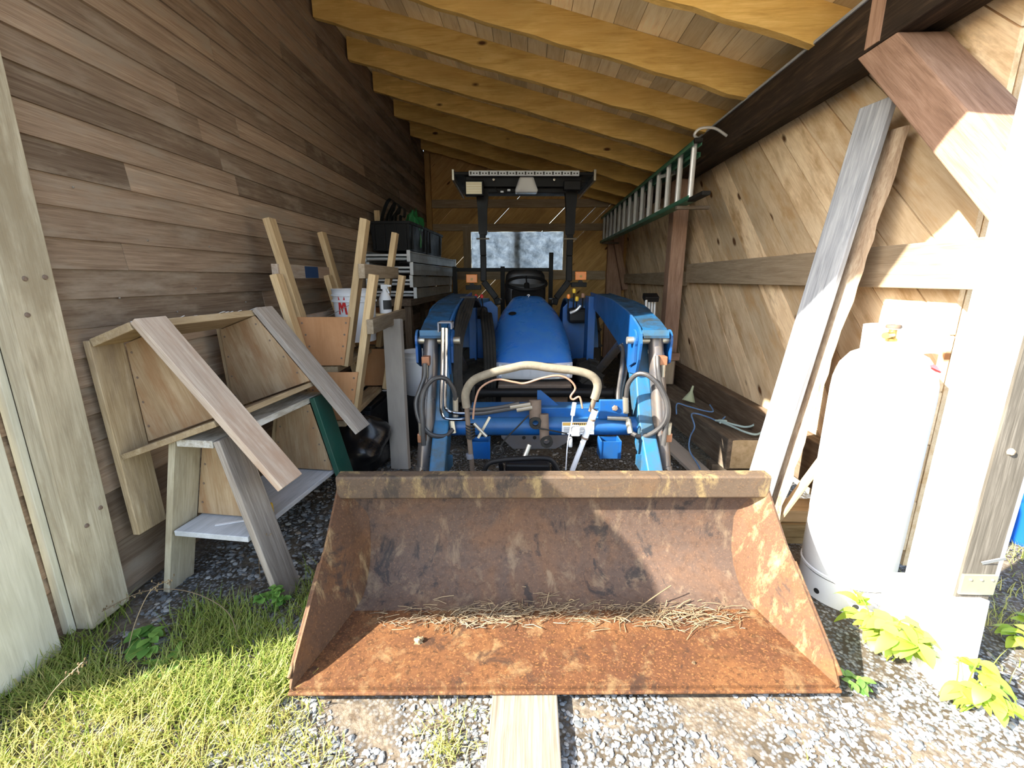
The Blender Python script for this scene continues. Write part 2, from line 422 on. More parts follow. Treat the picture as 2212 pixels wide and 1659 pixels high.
# ------------------------------------------------------------------ camera, sky, sun
cam = bpy.data.cameras.new('camera'); co_ = bpy.data.objects.new('camera', cam); C.objects.link(co_)
co_.location = (0, 0, 1.38); co_.rotation_euler = (RAD(90 - 13.467), 0, RAD(1.993))
cam.sensor_width = 36; cam.lens = 950 / 2212 * 36; cam.clip_start = .02
S.camera = co_
sun = bpy.data.lights.new('sun', 'SUN'); so = bpy.data.objects.new('sun', sun); C.objects.link(so)
SUN_DIR = V((1, .5, -.75)).normalized()
so.rotation_euler = SUN_DIR.to_track_quat('-Z', 'Y').to_euler(); so.location = (-4, -3, 6)
sun.energy = 20.0; sun.angle = RAD(.6); sun.color = (1, .93, .80)
W = bpy.data.worlds.new('sky'); S.world = W; W.use_nodes = True
wt = W.node_tree; bg = wt.nodes['Background']
sky = wt.nodes.new('ShaderNodeTexSky'); sky.sky_type = 'NISHITA'; sky.sun_disc = False
sky.sun_elevation = RAD(34); sky.sun_rotation = math.atan2(-SUN_DIR.x, -SUN_DIR.y); sky.air_density = 1.2; sky.dust_density = 1.5
hsv = wt.nodes.new('ShaderNodeHueSaturation'); hsv.inputs['Saturation'].default_value = .75
wt.links.new(sky.outputs[0], hsv.inputs['Color']); wt.links.new(hsv.outputs[0], bg.inputs['Color'])
bg.inputs['Strength'].default_value = .54
S.view_settings.view_transform = 'Standard'; S.view_settings.look = 'None'; S.view_settings.gamma = 1
S.view_settings.exposure = 0.55
S.cycles.max_bounces = 8; S.cycles.diffuse_bounces = 6
S.cycles.use_denoising = True

def setting(o, label, cat):
    return tag(o, label, cat, kind='structure')

# ------------------------------------------------------------------ ground
m = MB()
def gz(x, y): return 0
xs = [-30, -12, -6, -4, -3, -2.4, -2, -1.6, -1.2, -.8, -.4, 0, .4, .8, 1.2, 1.6, 2, 2.4, 3, 4, 6, 12, 30]
ys = [-30, -12, -5, -2, 0, .4, .8, 1.2, 1.6, 2, 3, 4, 5, 6, 7, 8, 12, 30]
vs = [(x, y, 0) for y in ys for x in xs]; nx = len(xs)
m.add(vs, [(j * nx + i, j * nx + i + 1, (j + 1) * nx + i + 1, (j + 1) * nx + i) for j in range(len(ys) - 1) for i in range(nx - 1)])
setting(m.build('floor', M['ground'], fix=False), 'gravel and dirt ground of the shed and yard', 'ground')

# ------------------------------------------------------------------ left wall: clapboard siding
XL = -1.74
m = MB()
z = .06; k_ = 0
EXP = .113
while z < 3.40:
    zt = min(z + EXP + .02, 3.44)
    cuts = [1.41] + sorted(random.uniform(1.9, 7.8) for _ in range(2)) + [8.04]
    if 1.30 < z < 1.40: cuts = [1.41, 3.35, 5.9, 8.04]
    for a, b in zip(cuts[:-1], cuts[1:]):
        xo = random.uniform(-.0015, .0015)
        # wedge clapboard, thick at its lower edge
        vs = [(XL + xo, a, z), (XL - .014 + xo, a, zt), (XL - .03, a, zt), (XL - .03, a, z),
              (XL + xo, b - .0015, z), (XL - .014 + xo, b - .0015, zt), (XL - .03, b - .0015, zt), (XL - .03, b - .0015, z)]
        m.add(vs, [(0, 1, 5, 4), (1, 2, 6, 5), (2, 3, 7, 6), (3, 0, 4, 7), (0, 3, 2, 1), (4, 5, 6, 7)], [(p[1], p[2], p[0]) for p in vs])
    vs = [(XL - .06 - (.014 if j in (1, 2, 5, 6) else 0) - (.03 if j in (2, 3, 6, 7) else 0), 1.26 if j < 4 else 1.43, z if j in (0, 3, 4, 7) else zt) for j in range(8)]
    if z < 2.2: m.add(vs, [(0, 1, 5, 4), (1, 2, 6, 5), (2, 3, 7, 6), (3, 0, 4, 7), (0, 3, 2, 1), (4, 5, 6, 7)], [(p[1], p[2], p[0]) for p in vs])
    z += EXP
m.span((XL - .12, 1.41, .0), (XL - .031, 8.04, 3.75), tone=.5)
setting(m.build('wall_left', M['cedar']), 'brown clapboard siding wall on the left of the shed', 'wall')
m = MB()
for (px, py, pz) in ((2.0, .92, 0), (2.3, 1.33, 0), (1.75, 1.72, 0), (2.15, 1.22, 0), (1.85, 1.30, 0), (2.45, 1.55, 0), (2.7, 1.24, 0), (2.05, 1.55, 0)):
    m.lathe([(0.0, .004), (.0035, .003), (.0045, 0)], (XL + .001, px, py), (1, 0, 0), 8)
setting(m.build('trim_1', M['screw']), 'small pale nail heads along the left siding', 'nails')
# front post boards of the left wall
p = setting(MB().span((-1.766, 1.40, .035), (-1.70, 1.568, 3.35), axis=2).build('trim_2', M['roughpost'], bevel=.004), 'rough sawn pale post on the left front corner', 'post')
for i, q in enumerate(((1.47, .45), (1.535, .49), (1.47, 1.38), (1.535, 1.385), (1.46, 2.0), (1.45, 1.26))):
    MB().lathe([(0, .006), (.007, .005), (.009, 0)], (-1.699, q[0], q[1]), (1, 0, 0), 10).build('bolt_head', M['rustnail'], p)
setting(MB().span((-1.80, 1.378, .03), (-1.767, 1.402, 3.35), axis=2).build('trim_3', M['paletrim'], bevel=.003), 'narrow pale trim strip left of the rough corner post', 'trim')
m = MB(); m.prism([(1.315, .02), (1.315, 2.14), (.36, 1.78), (.78, 1.10), (.98, .64), (1.02, .02)], (-1.735, 0, 0), (0, 1, 0), (0, 0, 1), -.03)  # pale board; the outline out of view is shaped to cast the bucket's shade
setting(m.build('pale_shade_panel', M['paletrim'], bevel=.003), 'pale board at the left edge, its unseen front part shaped to block sun', 'door')
setting(MB().span((-1.86, -.1, .0), (-1.80, 1.40, .22)).build('trim_8', M['sill']), 'dark sill under the pale board at the left front', 'sill')

# ------------------------------------------------------------------ diagonal board walls
def clip(poly, a, b, c):
    """keep a*x+b*y<=c"""
    out = []
    for i in range(len(poly)):
        p, q = poly[i], poly[(i + 1) % len(poly)]
        fp = a * p[0] + b * p[1] - c; fq = a * q[0] + b * q[1] - c
        if fp <= 0: out.append(p)
        if (fp < 0 < fq) or (fq < 0 < fp):
            t = fp / (fp - fq); out.append((p[0] + (q[0] - p[0]) * t, p[1] + (q[1] - p[1]) * t))
    return out
def diagonal(m, regions, ang, w, to3, gapf, depth):
    dx, dy = math.cos(ang), math.sin(ang); nx_, ny_ = -dy, dx
    lo = min(nx_ * p[0] + ny_ * p[1] for r in regions for p in r); hi = max(nx_ * p[0] + ny_ * p[1] for r in regions for p in r)
    t = lo; i = 0
    while t < hi:
        ww = w * random.uniform(.85, 1.12); g = gapf(i); tone = random.random(); xo = random.uniform(0, .004)
        offs = random.uniform(0, 40)
        for r in regions:
            q = clip(clip(r, nx_, ny_, t + ww - g), -nx_, -ny_, -t)
            if len(q) < 3: continue
            n = len(q)
            vs = [to3(a, b, xo) for a, b in q] + [to3(a, b, xo + depth) for a, b in q]
            gr = [(a * dx + b * dy + offs, a * nx_ + b * ny_, 0) for a, b in q] + [(a * dx + b * dy + offs, a * nx_ + b * ny_, depth) for a, b in q]
            fs = [tuple(range(n)), tuple(reversed(range(n, 2 * n)))] + [(j, (j + 1) % n, n + (j + 1) % n, n + j) for j in range(n)]
            st = random.getstate(); m.add(vs, fs, gr, tone)
        t += ww; i += 1
XR = 1.70
m = MB()
random.seed(21)
diagonal(m, [[(1.83, .18), (8.05, .18), (8.05, 2.85), (1.83, 2.85)]], RAD(42.6), .20, lambda a, b, d: (XR + d, a, b), lambda i: .006, .022)
m.span((XR + .03, 1.83, .1), (XR + .05, 8.05, 2.9), tone=.2)
setting(m.build('wall_right', M['wallboard']), 'diagonal pine board wall on the right of the shed', 'wall')
m = MB()
YB = 8.0
rt = lambda x: 3.62 - .272 * (x + 1.74)
Lw, Rw, Bw, Tw = -.993, .608, 1.53, 2.17
regs = [[(-1.76, 0), (Lw, 0), (Lw, rt(Lw)), (-1.76, rt(-1.76))], [(Rw, 0), (1.76, 0), (1.76, rt(1.76)), (Rw, rt(Rw))],
        [(Lw, 0), (Rw, 0), (Rw, Bw), (Lw, Bw)], [(Lw, Tw), (Rw, Tw), (Rw, rt(Rw)), (Lw, rt(Lw))]]
diagonal(m, regs, RAD(45), .17, lambda a, b, d: (a, YB + d, b), lambda i: .0045 if i in (14, 18, 22) else .0005, .022)
setting(m.build('wall_back', M['backboard']), 'diagonal board back wall behind the tractor', 'wall')
# window with plastic sheet
m = MB()
m.sheet(lambda a, b: (Lw + (Rw - Lw) * a, YB + .03 + .012 * math.sin(a * 23 + b * 9) * math.sin(b * 17), Bw + (Tw - Bw) * b), 40, 16, .0015)
w1 = setting(m.build('window_1', M['sheet']), 'cloudy plastic sheet window in the back wall', 'window')
MB().span((-.25, YB + .055, Bw - .05), (-.13, YB + .12, Tw + .05), axis=2).build('window_stud', M['girt'], w1)
MB().span((Lw - .13, YB - .05, 1.45), (Lw - .002, YB, 2.24), axis=2).build('window_frame', M['girt'], w1)
MB().span((Rw + .002, YB - .05, 1.45), (Rw + .09, YB, 2.24), axis=2).build('window_frame', M['girt'], w1)
for i, (z0, z1, lab) in enumerate(((2.555, 2.687, 'uppermost'), (2.183, 2.295, 'just above the window'), (1.364, 1.514, 'just below the window'))):
    setting(MB().span((-1.70, YB - .045, z0), (1.35, YB - .001, z1)).build('trim_%d' % (10 + i), M['girt'], bevel=.003), 'grey back wall girt, ' + lab, 'girt')
setting(MB().span((-1.735, YB - .10, 0), (-1.645, YB - .01, 3.40)).build('trim_13', M['backboard'], bevel=.004), 'corner stud where the left wall meets the back wall', 'stud')
setting(MB().span((1.36, YB - .16, 0), (1.62, YB - .05, 2.40), axis=2).build('trim_14', M['redpost'], bevel=.004), 'red brown corner post at the back right', 'post')
setting(MB().bar((1.66, YB - .25, 1.2), (1.46, YB - .25, 2.05), .10, .10, (0, 1, 0)).build('trim_15', M['redpost'], bevel=.004), 'dark red diagonal brace at the back right corner', 'brace')

# ------------------------------------------------------------------ roof
m = MB(); sl = -.272; L_ = math.sqrt(1 + sl * sl)
ry = lambda x: 3.42 + sl * (x + 1.74)
x = -1.80; RD = .195
random.seed(5)
while x < 1.95:
    w_ = random.uniform(.125, .155); x2 = min(x + w_, 1.96)
    y = .98
    for a, b in ((.98, random.uniform(2.5, 4.5)), (None, random.uniform(5.2, 6.9)), (None, 8.1)):
        a = y if a is None else a
        dz = random.uniform(0, .004)
        vs = [(x, a, ry(x) + RD + dz), (x2 - .004, a, ry(x2) + RD + dz), (x2 - .004, b - .003, ry(x2) + RD + dz), (x, b - .003, ry(x) + RD + dz)]
        vs += [(p[0], p[1], p[2] + .022) for p in vs]
        m.add(vs, [(0, 3, 2, 1), (4, 5, 6, 7), (0, 1, 5, 4), (1, 2, 6, 5), (2, 3, 7, 6), (3, 0, 4, 7)], [(p[1], p[0], p[2]) for p in vs])
        y = b
    x = x2
vs = [(-1.95, .98, ry(-1.95) + RD + .03), (2.0, .98, ry(2.0) + RD + .03), (2.0, 8.15, ry(2.0) + RD + .03), (-1.95, 8.15, ry(-1.95) + RD + .03)]
vs += [(p[0], p[1], p[2] + .02) for p in vs]
m.add(vs, [(0, 3, 2, 1), (4, 5, 6, 7), (0, 1, 5, 4), (1, 2, 6, 5), (2, 3, 7, 6), (3, 0, 4, 7)], [(p[1], p[0], p[2]) for p in vs], .5)
setting(m.build('ceiling', M['sheath']), 'pale roof boards above the rafters', 'ceiling')
for i, y in enumerate((1.03, 2.65, 3.35, 4.05, 4.75, 5.47, 6.25, 7.05, 7.72)):
    random.seed(40 + i)
    m = MB(); n = 22; vs = []; gr = []
    wob = [random.uniform(-.009, .009) for _ in range(n + 1)]
    for j in range(n + 1):
        xx = -1.735 + (1.735 + 1.80) * j / n
        zb = ry(xx) + (wob[j] if 0 < j < n else 0)
        for (yy, zz) in ((y, zb), (y + .05, zb + random.uniform(-.004, .004)), (y + .05, ry(xx) + RD), (y, ry(xx) + RD)):
            vs.append((xx, yy, zz)); gr.append((xx, zz, yy))
    fs = [(j * 4 + k, j * 4 + (k + 1) % 4, (j + 1) * 4 + (k + 1) % 4, (j + 1) * 4 + k) for j in range(n) for k in range(4)]
    fs += [(3, 2, 1, 0), (n * 4, n * 4 + 1, n * 4 + 2, n * 4 + 3)]
    m.add(vs, fs, gr)
    nm = ('at the open front', 'nearest in view', 'second in view', 'third in view', 'fourth in view', 'fifth in view', 'sixth in view', 'seventh in view', 'against the back wall')[i]
    setting(m.build('rafter', M['rafter']), 'golden sloping roof rafter, ' + nm, 'rafter')
m = MB(); m.prism([(-1.74, 3.05), (-.40, 3.05), (-.40, 3.24), (-1.74, 3.60)], (0, 1.0, 0), (1, 0, 0), (0, 0, 1), -.022)  # added out of view to give the roof's shadow a level edge
setting(m.build('trim_18', M['sheath']), 'added unseen board at the upper left of the open front, blocking sun', 'trim')
setting(MB().span((-1.86, .98, 3.20), (-1.77, 1.41, 3.75), tone=.5).build('trim_19', M['cedar']), 'added unseen siding piece high at the front left corner, blocking sun', 'trim')  # added out of view so no sun slips past the corner
# beam, posts, brace, girts on the right
m = MB()
m.span((1.46, .90, 2.335), (1.56, 8.0, 2.555)); m.span((1.565, .90, 2.36), (1.68, 8.0, 2.56))
b = setting(m.build('beam', M['blackbeam'], bevel=.006), 'dark old timber beam running along the right side under the rafters', 'beam')
MB().span((1.452, 1.9, 2.548), (1.463, 7.9, 2.562)).build('pale_edge', M['greyboard'], b)
MB().span((1.454, 2.17, 2.345), (1.461, 2.25, 2.545), axis=2).build('red_board_end', M['redpost'], b)
m = MB(); m.span((1.45, 1.337, .25), (1.56, 1.52, 2.335), axis=2)
p = setting(m.build('post', M['whitepost'], bevel=.005), 'sunlit white peeling corner post at the right front', 'post')
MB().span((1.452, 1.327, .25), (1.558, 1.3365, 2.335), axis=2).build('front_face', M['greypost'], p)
br = MB().span((1.45, 1.318, .352), (1.562, 1.3265, .428)).build('metal_bracket', M['galv'], p, bevel=.002)
for xx in (1.475, 1.51, 1.545): MB().lathe([(0, .004), (.004, .003), (.005, 0)], (xx, 1.318, .41), (0, -1, 0), 8).build('screw', M['screw'], br)
m = MB(); m.bar((1.50, 1.322, .47), (1.545, 1.30, .505), .022, .002, (0, -.6, 1)); m.build('peeled_strip', M['greyboard'], p)
m = MB(); m.lathe([(0, .012), (.009, .008), (.012, 0)], (1.495, 1.326, .86), (0, -1, 0), 9); m.build('knot', M['barkboard'], p)
m = MB()
m.prism([(1.28, 0), (1.575, 0), (1.565, .255), (1.30, .345)], (1.425, 0, 0), (0, 1, 0), (0, 0, 1), .112)
setting(m.build('trim_16', M['whitepost'], bevel=.004), 'white boxed foot of the right front post', 'post base')
setting(MB().span((1.575, 1.45, .30), (1.72, 1.475, 2.6), axis=2).build('trim_17', M['whitepost'], bevel=.003), 'white trim board behind the right front post', 'trim')
setting(MB().span((1.45, 4.72, 0), (1.60, 4.87, 2.335), axis=2).build('post', M['redpost'], bevel=.005), 'red brown post midway along the right wall', 'post')
m = MB(); m.prism([(2.30, 2.335), (2.08, 2.335), (1.52, 1.745), (1.52, 1.545)], (1.46, 0, 0), (0, 1, 0), (0, 0, 1), .20)
# grain of the brace follows its length
def regrain(m, f):
    m.g = [tuple(f(V(p))) for p in m.v]
regrain(m, lambda p: ((p.y + p.z) * .707, (p.z - p.y) * .707, p.x))
setting(m.build('knee_brace', M['redpost'], bevel=.006), 'red brown knee brace between the beam and the right front post', 'brace')
setting(MB().span((1.625, 1.50, 1.340), (1.699, 4.72, 1.525)).build('girt', M['girt'], bevel=.004), 'grey girt along the near half of the right wall', 'girt')
setting(MB().span((1.625, 4.87, 1.305), (1.699, 7.84, 1.455)).build('girt', M['girt'], bevel=.004), 'brown girt along the far half of the right wall', 'girt')
m = MB(); m.bar((1.655, 2.0, .36), (1.655, 5.2, .335), .27, .085, (0, 0, 1))
setting(m.build('sill', M['sill'], bevel=.006), 'dark sill timber at the foot of the right wall', 'sill')
setting(MB().span((1.62, 5.2, .0), (1.699, 7.9, .40)).build('sill', M['sill'], bevel=.006), 'far end of the dark sill along the right wall', 'sill')

# ------------------------------------------------------------------ sawhorses
def board(name, mat, parent, p0, p1, w, t, side, bevel=.003, label=None):
    """one board as its own object; w is measured along 'side'"""
    p0 = V(p0); p1 = V(p1)
    m = MB(); m.bar((0, 0, 0), tuple(p1 - p0), w, t, side)
    o = m.build(name, mat, parent, bevel=bevel); o.location = p0
    if label: o['label'] = label
    return o
def nails(parent, pts, nrm, mat=None, r=.005):
    for p in pts:
        m = MB(); m.lathe([(0, .002), (r, .0015), (r * 1.1, 0)], p, nrm, 8)
        m.build('nail', mat or M['rustnail'], parent)

def sawhorse_shelf(label, h, top_w, foot, L, loc, rz, roll, mats, group=None):
    """board sawhorse with plywood ends and a low shelf"""
    t = thing('sawhorse', label, 'sawhorse', loc, (0, roll, rz))
    a = top_w / 2; k = (foot - a) / (h - .02)
    bt = .032
    o = MB().span((-a, 0, h - bt), (a, L, h), axis=1).build('top_board', mats['top'], t, bevel=.003)
    w = .135
    for sx in (-1, 1):
        for fy in (0, 1):
            y = w / 2 if fy == 0 else L - w / 2
            ma = mats['leg'][(sx, fy)]
            c0 = V((sx * (a + .017), y, h - .001)); c1 = V((sx * (foot + .017), y, 0))
            leg = board('leg', ma, t, c0, c1, w, .03, (0, 1, 0))
            if (sx, fy) == mats.get('greenleg'): leg['label'] = 'leg painted dark green'
    sz = h * .43
    hw = a + k * (h - sz) - .012
    MB().span((-hw, .0, sz - .025), (hw, L, sz), axis=1).build('shelf', mats['shelf'], t, bevel=.003)
    for y in (w + .006, L - w - .006):
        z1 = h - bt - .004; z0 = sz + .01 if mats.get('short') else sz + .01
        wt, wb = a + k * (h - z1) - .004, a + k * (h - z0) - .004
        m = MB(); m.prism([(-wb, z0), (wb, z0), (wt, z1), (-wt, z1)], (0, y + .006, 0), (1, 0, 0), (0, 0, 1), .012)
        pn = m.build('end_panel', mats['panel'], t)
        nails(pn, [(s * (wb + (wt - wb) * q - .02), y - .0065, z0 + (z1 - z0) * q) for s in (-1, 1) for q in (.15, .4, .65, .9)], (0, -1, 0))
    return t
random.seed(11)
hl = M['horsewood']
t = sawhorse_shelf('old wooden sawhorse with green leg standing on the gravel, lower one of the stacked pair', .745, .165, .262, .80, (-1.345, 1.63, 0), RAD(-6), 0,
    {'top': M['splatter'], 'leg': {(-1, 0): M['roughpost'], (1, 0): M['greyleg'], (-1, 1): hl, (1, 1): M['greenpaint']}, 'shelf': M['shelfgrey'], 'panel': M['ply'], 'greenleg': (1, 1)})
MB().box((.04, .10, .323), (.16, .014, .002), Matrix.Rotation(RAD(28), 3, 'Z')).build('paint_streak', M['white'], t)
t = sawhorse_shelf('old wooden sawhorse tipped sideways astride the lower sawhorse, with a big stained leg board', .80, .20, .355, .80, (-1.325, 1.60, .435), RAD(-5), RAD(-20),
    {'top': M['horsewood'], 'leg': {(-1, 0): hl, (1, 0): M['pinkwood'], (-1, 1): hl, (1, 1): M['greyleg']}, 'shelf': M['horsewood'], 'panel': M['ply']})
m = MB()
random.seed(3)
for i in range(26):
    y = random.uniform(.02, .78); m.box((random.uniform(-.03, .08), y, .8012), (random.uniform(.03, .12), random.uniform(.004, .018), .0016))
m.build('white_paint_drips', M['white'], t)

def sawhorse_rail(label, loc, rz, L=.92, h=.95, patch=True):
    """2x4 sawhorse, built standing on its feet; stored upside down"""
    t = thing('sawhorse', label, 'sawhorse', loc, (0, math.pi, rz))
    nw = M['newwood']
    MB().span((-.055, .0, h - .04), (.055, L, h), axis=1).build('top_board', M['horsewood'], t, bevel=.003)
    for sx in (-1, 1):
        for y in (.045, L - .045):
            board('leg', nw, t, (sx * .10, y, h - .04), (sx * .29, y, 0), .088, .042, (0, 1, 0))
        rl = board('side_rail', M['girt'] if sx < 0 else M['pinkwood'], t, (sx * .262, -.02, .31), (sx * .262, L + .03, .31), .088, .04, (0, 0, 1))
        if sx > 0 and patch:
            # sits at the wall side once turned over: a patch of blue paint
            MB().span((sx * .262 - .022, .37, .27), (sx * .262 - .0203, .60, .35)).build('blue_paint_patch', M['inkblue'], rl, loc=tuple(-V((sx * .262, -.02, .31))))
    for y in (-.008, L + .004):
        m = MB(); m.prism([(-.165, h - .36), (.165, h - .36), (.10, h - .05), (-.10, h - .05)], (0, y + .004, 0), (1, 0, 0), (0, 0, 1), .008)
        pn = m.build('end_panel', M['orangeply'], t)
        nails(pn, [(s * (.165 - .065 * q - .02), y - .005, h - .36 + .31 * q) for s in (-1, 1) for q in (.12, .36, .6, .85)], (0, -1, 0), r=.006)
    return t
random.seed(12)
sawhorse_rail('upside-down sawhorse of fresh lumber with orange end panels, the upper one holding a white pail', (-1.285, 2.76, 1.735), RAD(4))
sawhorse_rail('upside-down sawhorse of fresh lumber with orange end panels, nested beneath another', (-1.215, 2.64, 1.405), RAD(4), patch=False)

# pail in the sawhorse
def pail(label, loc, r=.15, h=.36, logo=None, barcode=False, handle=True):
    t = thing('pail', label, 'pail', loc)
    m = MB(); m.lathe([(0, 0), (r * .86, 0), (r * .88, .01), (r * .96, h * .76), (r * 1.03, h * .765), (r * 1.03, h * .80), (r * .97, h * .81), (r * .98, h * .87), (r * 1.04, h * .875), (r * 1.04, h * .90), (r * .985, h * .91), (r * 1.0, h * .985), (r * 1.04, h), (r * 1.0, h + .004), (r * .95, h), (r * .93, h * .9), (r * .83, .012), (0, .012)], n=40)
    m.build('body', M['white'], t, angle=50)
    if handle:
        pts = [V((r * 1.05 * math.cos(q), r * 1.05 * math.sin(q), h * .84)) + V((-.10, -.06, -.16)) * math.sin((q - 2.2) / math.pi * math.pi) for q in [2.2 + math.pi * i / 10 for i in range(11)]]
        MB().tube(pts, .0022, 6, 3).build('wire_handle', M['zinc'], t)
    if logo:
        for poly in logo:
            m = MB(); vs = []
            for a, b in poly:
                rr = r * (.885 + .107 * b / h) + .003
                vs.append((rr * math.cos(a), rr * math.sin(a), b))
            n = len(vs); m.add(vs + [(x * .985, y * .985, z) for x, y, z in vs], [tuple(range(n)), tuple(reversed(range(n, 2 * n)))]); m.build('red_logo', M['red'], t)
    if barcode:
        q = -.75
        for i in range(9):
            a = q + i * .024
            rr = r * .90 + .004
            m = MB(); m.box((rr * math.cos(a), rr * math.sin(a), .08), (.004, .0025 if i % 3 else .004, .05), Matrix.Rotation(a, 3, 'Z')); m.build('barcode_bar', M['ink'], t)
    return t
A0 = -2.02
pail('white plastic pail with a red letter mark, set inside the upper upturned sawhorse', (-1.285, 3.28, .925), .155, .38,
     logo=[[(A0 - .02, .205), (A0 + .07, .205), (A0 + .09, .265), (A0 + .20, .215), (A0 + .30, .270), (A0 + .36, .205), (A0 + .46, .205), (A0 + .36, .335), (A0 + .20, .265), (A0 + .04, .335)]], barcode=True)
t = thing('spray_bottle', 'white trigger spray bottle with black label behind the sawhorse legs', 'bottle', (-1.10, 3.42, 1.12))
MB().lathe([(0, 0), (.045, 0), (.047, .01), (.047, .11), (.03, .15), (.016, .165), (.016, .185), (0, .185)], n=20).build('body', M['white'], t, angle=50)
m = MB(); m.box((0, 0, .20), (.05, .026, .035)); m.box((.035, 0, .207), (.04, .014, .014)); m.bar((.018, 0, .19), (.035, 0, .15), .012, .006); m.build('trigger_head', M['white'], t, bevel=.004)
m = MB(); m.lathe([(.0478, .03), (.0478, .10)], n=20, a0=-2.4, a1=-.6); m.build('label', M['ink'], t, fix=False)
tag(MB().span((-1.22, 3.33, 1.095), (-1.02, 3.50, 1.12)).build('board_offcut', M['newwood'], bevel=.003), 'short board offcut carrying the spray bottle', 'board')

# pale plank
m = MB(); m.bar((0, 0, 0), tuple(V((-.052, .19, 1.09))), .145, .042, (1, -.25, 0))
tag(m.build('plank', M['greyplank'], bevel=.003, loc=(-.935, 3.02, 0)), 'pale primed plank standing upright beside the tractor and leaning back', 'plank')

# bag, boxes and clutter under the left stack
def lump(name, mat, c, r, seed, loc=(0, 0, 0), n=18, amp=.18):
    random.seed(seed); m = MB(); ph = [(random.uniform(0, 6), random.uniform(0, 6), random.randint(2, 6), random.randint(2, 5)) for _ in range(5)]
    rings = []
    for i in range(1, n):
        th = math.pi * i / n; ring = []
        for k in range(2 * n):
            q = math.pi * k / n
            f = 1 + amp * sum(math.sin(a * q + p) * math.sin(b * th + s) for p, s, a, b in ph) / 2
            z = max(c[2] + r[2] * math.cos(th) * f, .0)
            ring.append(V((c[0] + r[0] * math.sin(th) * math.cos(q) * f, c[1] + r[1] * math.sin(th) * math.sin(q) * f, z)))
        rings.append(ring)
    m.loft(rings); return m.build(name, mat, loc=loc)
tag(lump('trash_bag', M['bag'], (0, 0, .20), (.20, .24, .22), 3, (-1.20, 2.98, 0)), 'black plastic bag slumped on the gravel behind the lower sawhorse', 'bag')
tag(lump('trash_bag', M['bag'], (0, 0, .06), (.11, .12, .075), 5, (-1.02, 2.60, 0)), 'small crumpled black bag beside the green sawhorse leg', 'bag')
t = thing('storage_crate', 'dark crate on the ground under the upturned sawhorses', 'crate', (-1.42, 3.45, 0))
m = MB(); m.span((-.24, -.30, 0), (.24, .30, .41)); m.build('body', M['darkvoid'], t, bevel=.01)
MB().span((-.25, -.31, .41), (.25, .31, .445)).build('lid', M['plainblack'], t, bevel=.008)
t = thing('jug', 'white bottle with blue label in the dark left of the pale plank', 'bottle', (-1.22, 3.62, .16))
MB().lathe([(0, 0), (.06, 0), (.065, .01), (.065, .21), (.03, .25), (.022, .26), (.022, .29), (0, .29)], n=20).build('body', M['white'], t, angle=50)
MB().lathe([(.066, .03), (.066, .13)], n=20, a0=-2.9, a1=.2).build('label', M['inkblue'], t, fix=False)
tag(MB().span((-1.32, 3.54, 0), (-1.12, 3.74, .158)).build('box', M['darkvoid'], bevel=.006), 'dark box under the white bottle', 'box')
pail('white pail standing in the dark behind the pale plank', (-.915, 3.62, .43), .14, .36, handle=False)
t = thing('box', 'dark box carrying the white pail behind the pale plank', 'box', (-.93, 3.64, 0))
MB().span((-.17, -.17, 0), (.17, .17, .427)).build('body', M['darkvoid'], t, bevel=.01)
tag(MB().lathe([(0, 0), (.03, 0), (.032, .02), (.032, .10), (.018, .13), (.018, .15), (0, .15)], n=16).build('bottle', M['red'], loc=(-.80, 3.38, .43), angle=50), 'small red bottle beside the white pail behind the plank', 'bottle')
tag(MB().span((-.86, 3.28, 0), (-.74, 3.46, .428)).build('box', M['plainblack'], bevel=.01), 'narrow black box under the small red bottle', 'box')
tag(lump('rag', M['bluerope'], (0, 0, .06), (.10, .08, .06), 9, (-1.10, 3.30, 0), 12), 'pale blue rag on the gravel in the dark behind the black bag', 'rag')
t = thing('tape_measure', 'yellow tape measure on the lower sawhorse shelf', 'tape measure', (-1.185, 1.775, .3215), (0, 0, RAD(20)))
MB().span((-.03, -.025, 0), (.03, .025, .062)).build('case', M['yellow'], t, bevel=.012)
MB().span((-.012, -.0265, .015), (.022, -.0255, .045)).build('label', M['ink'], t)

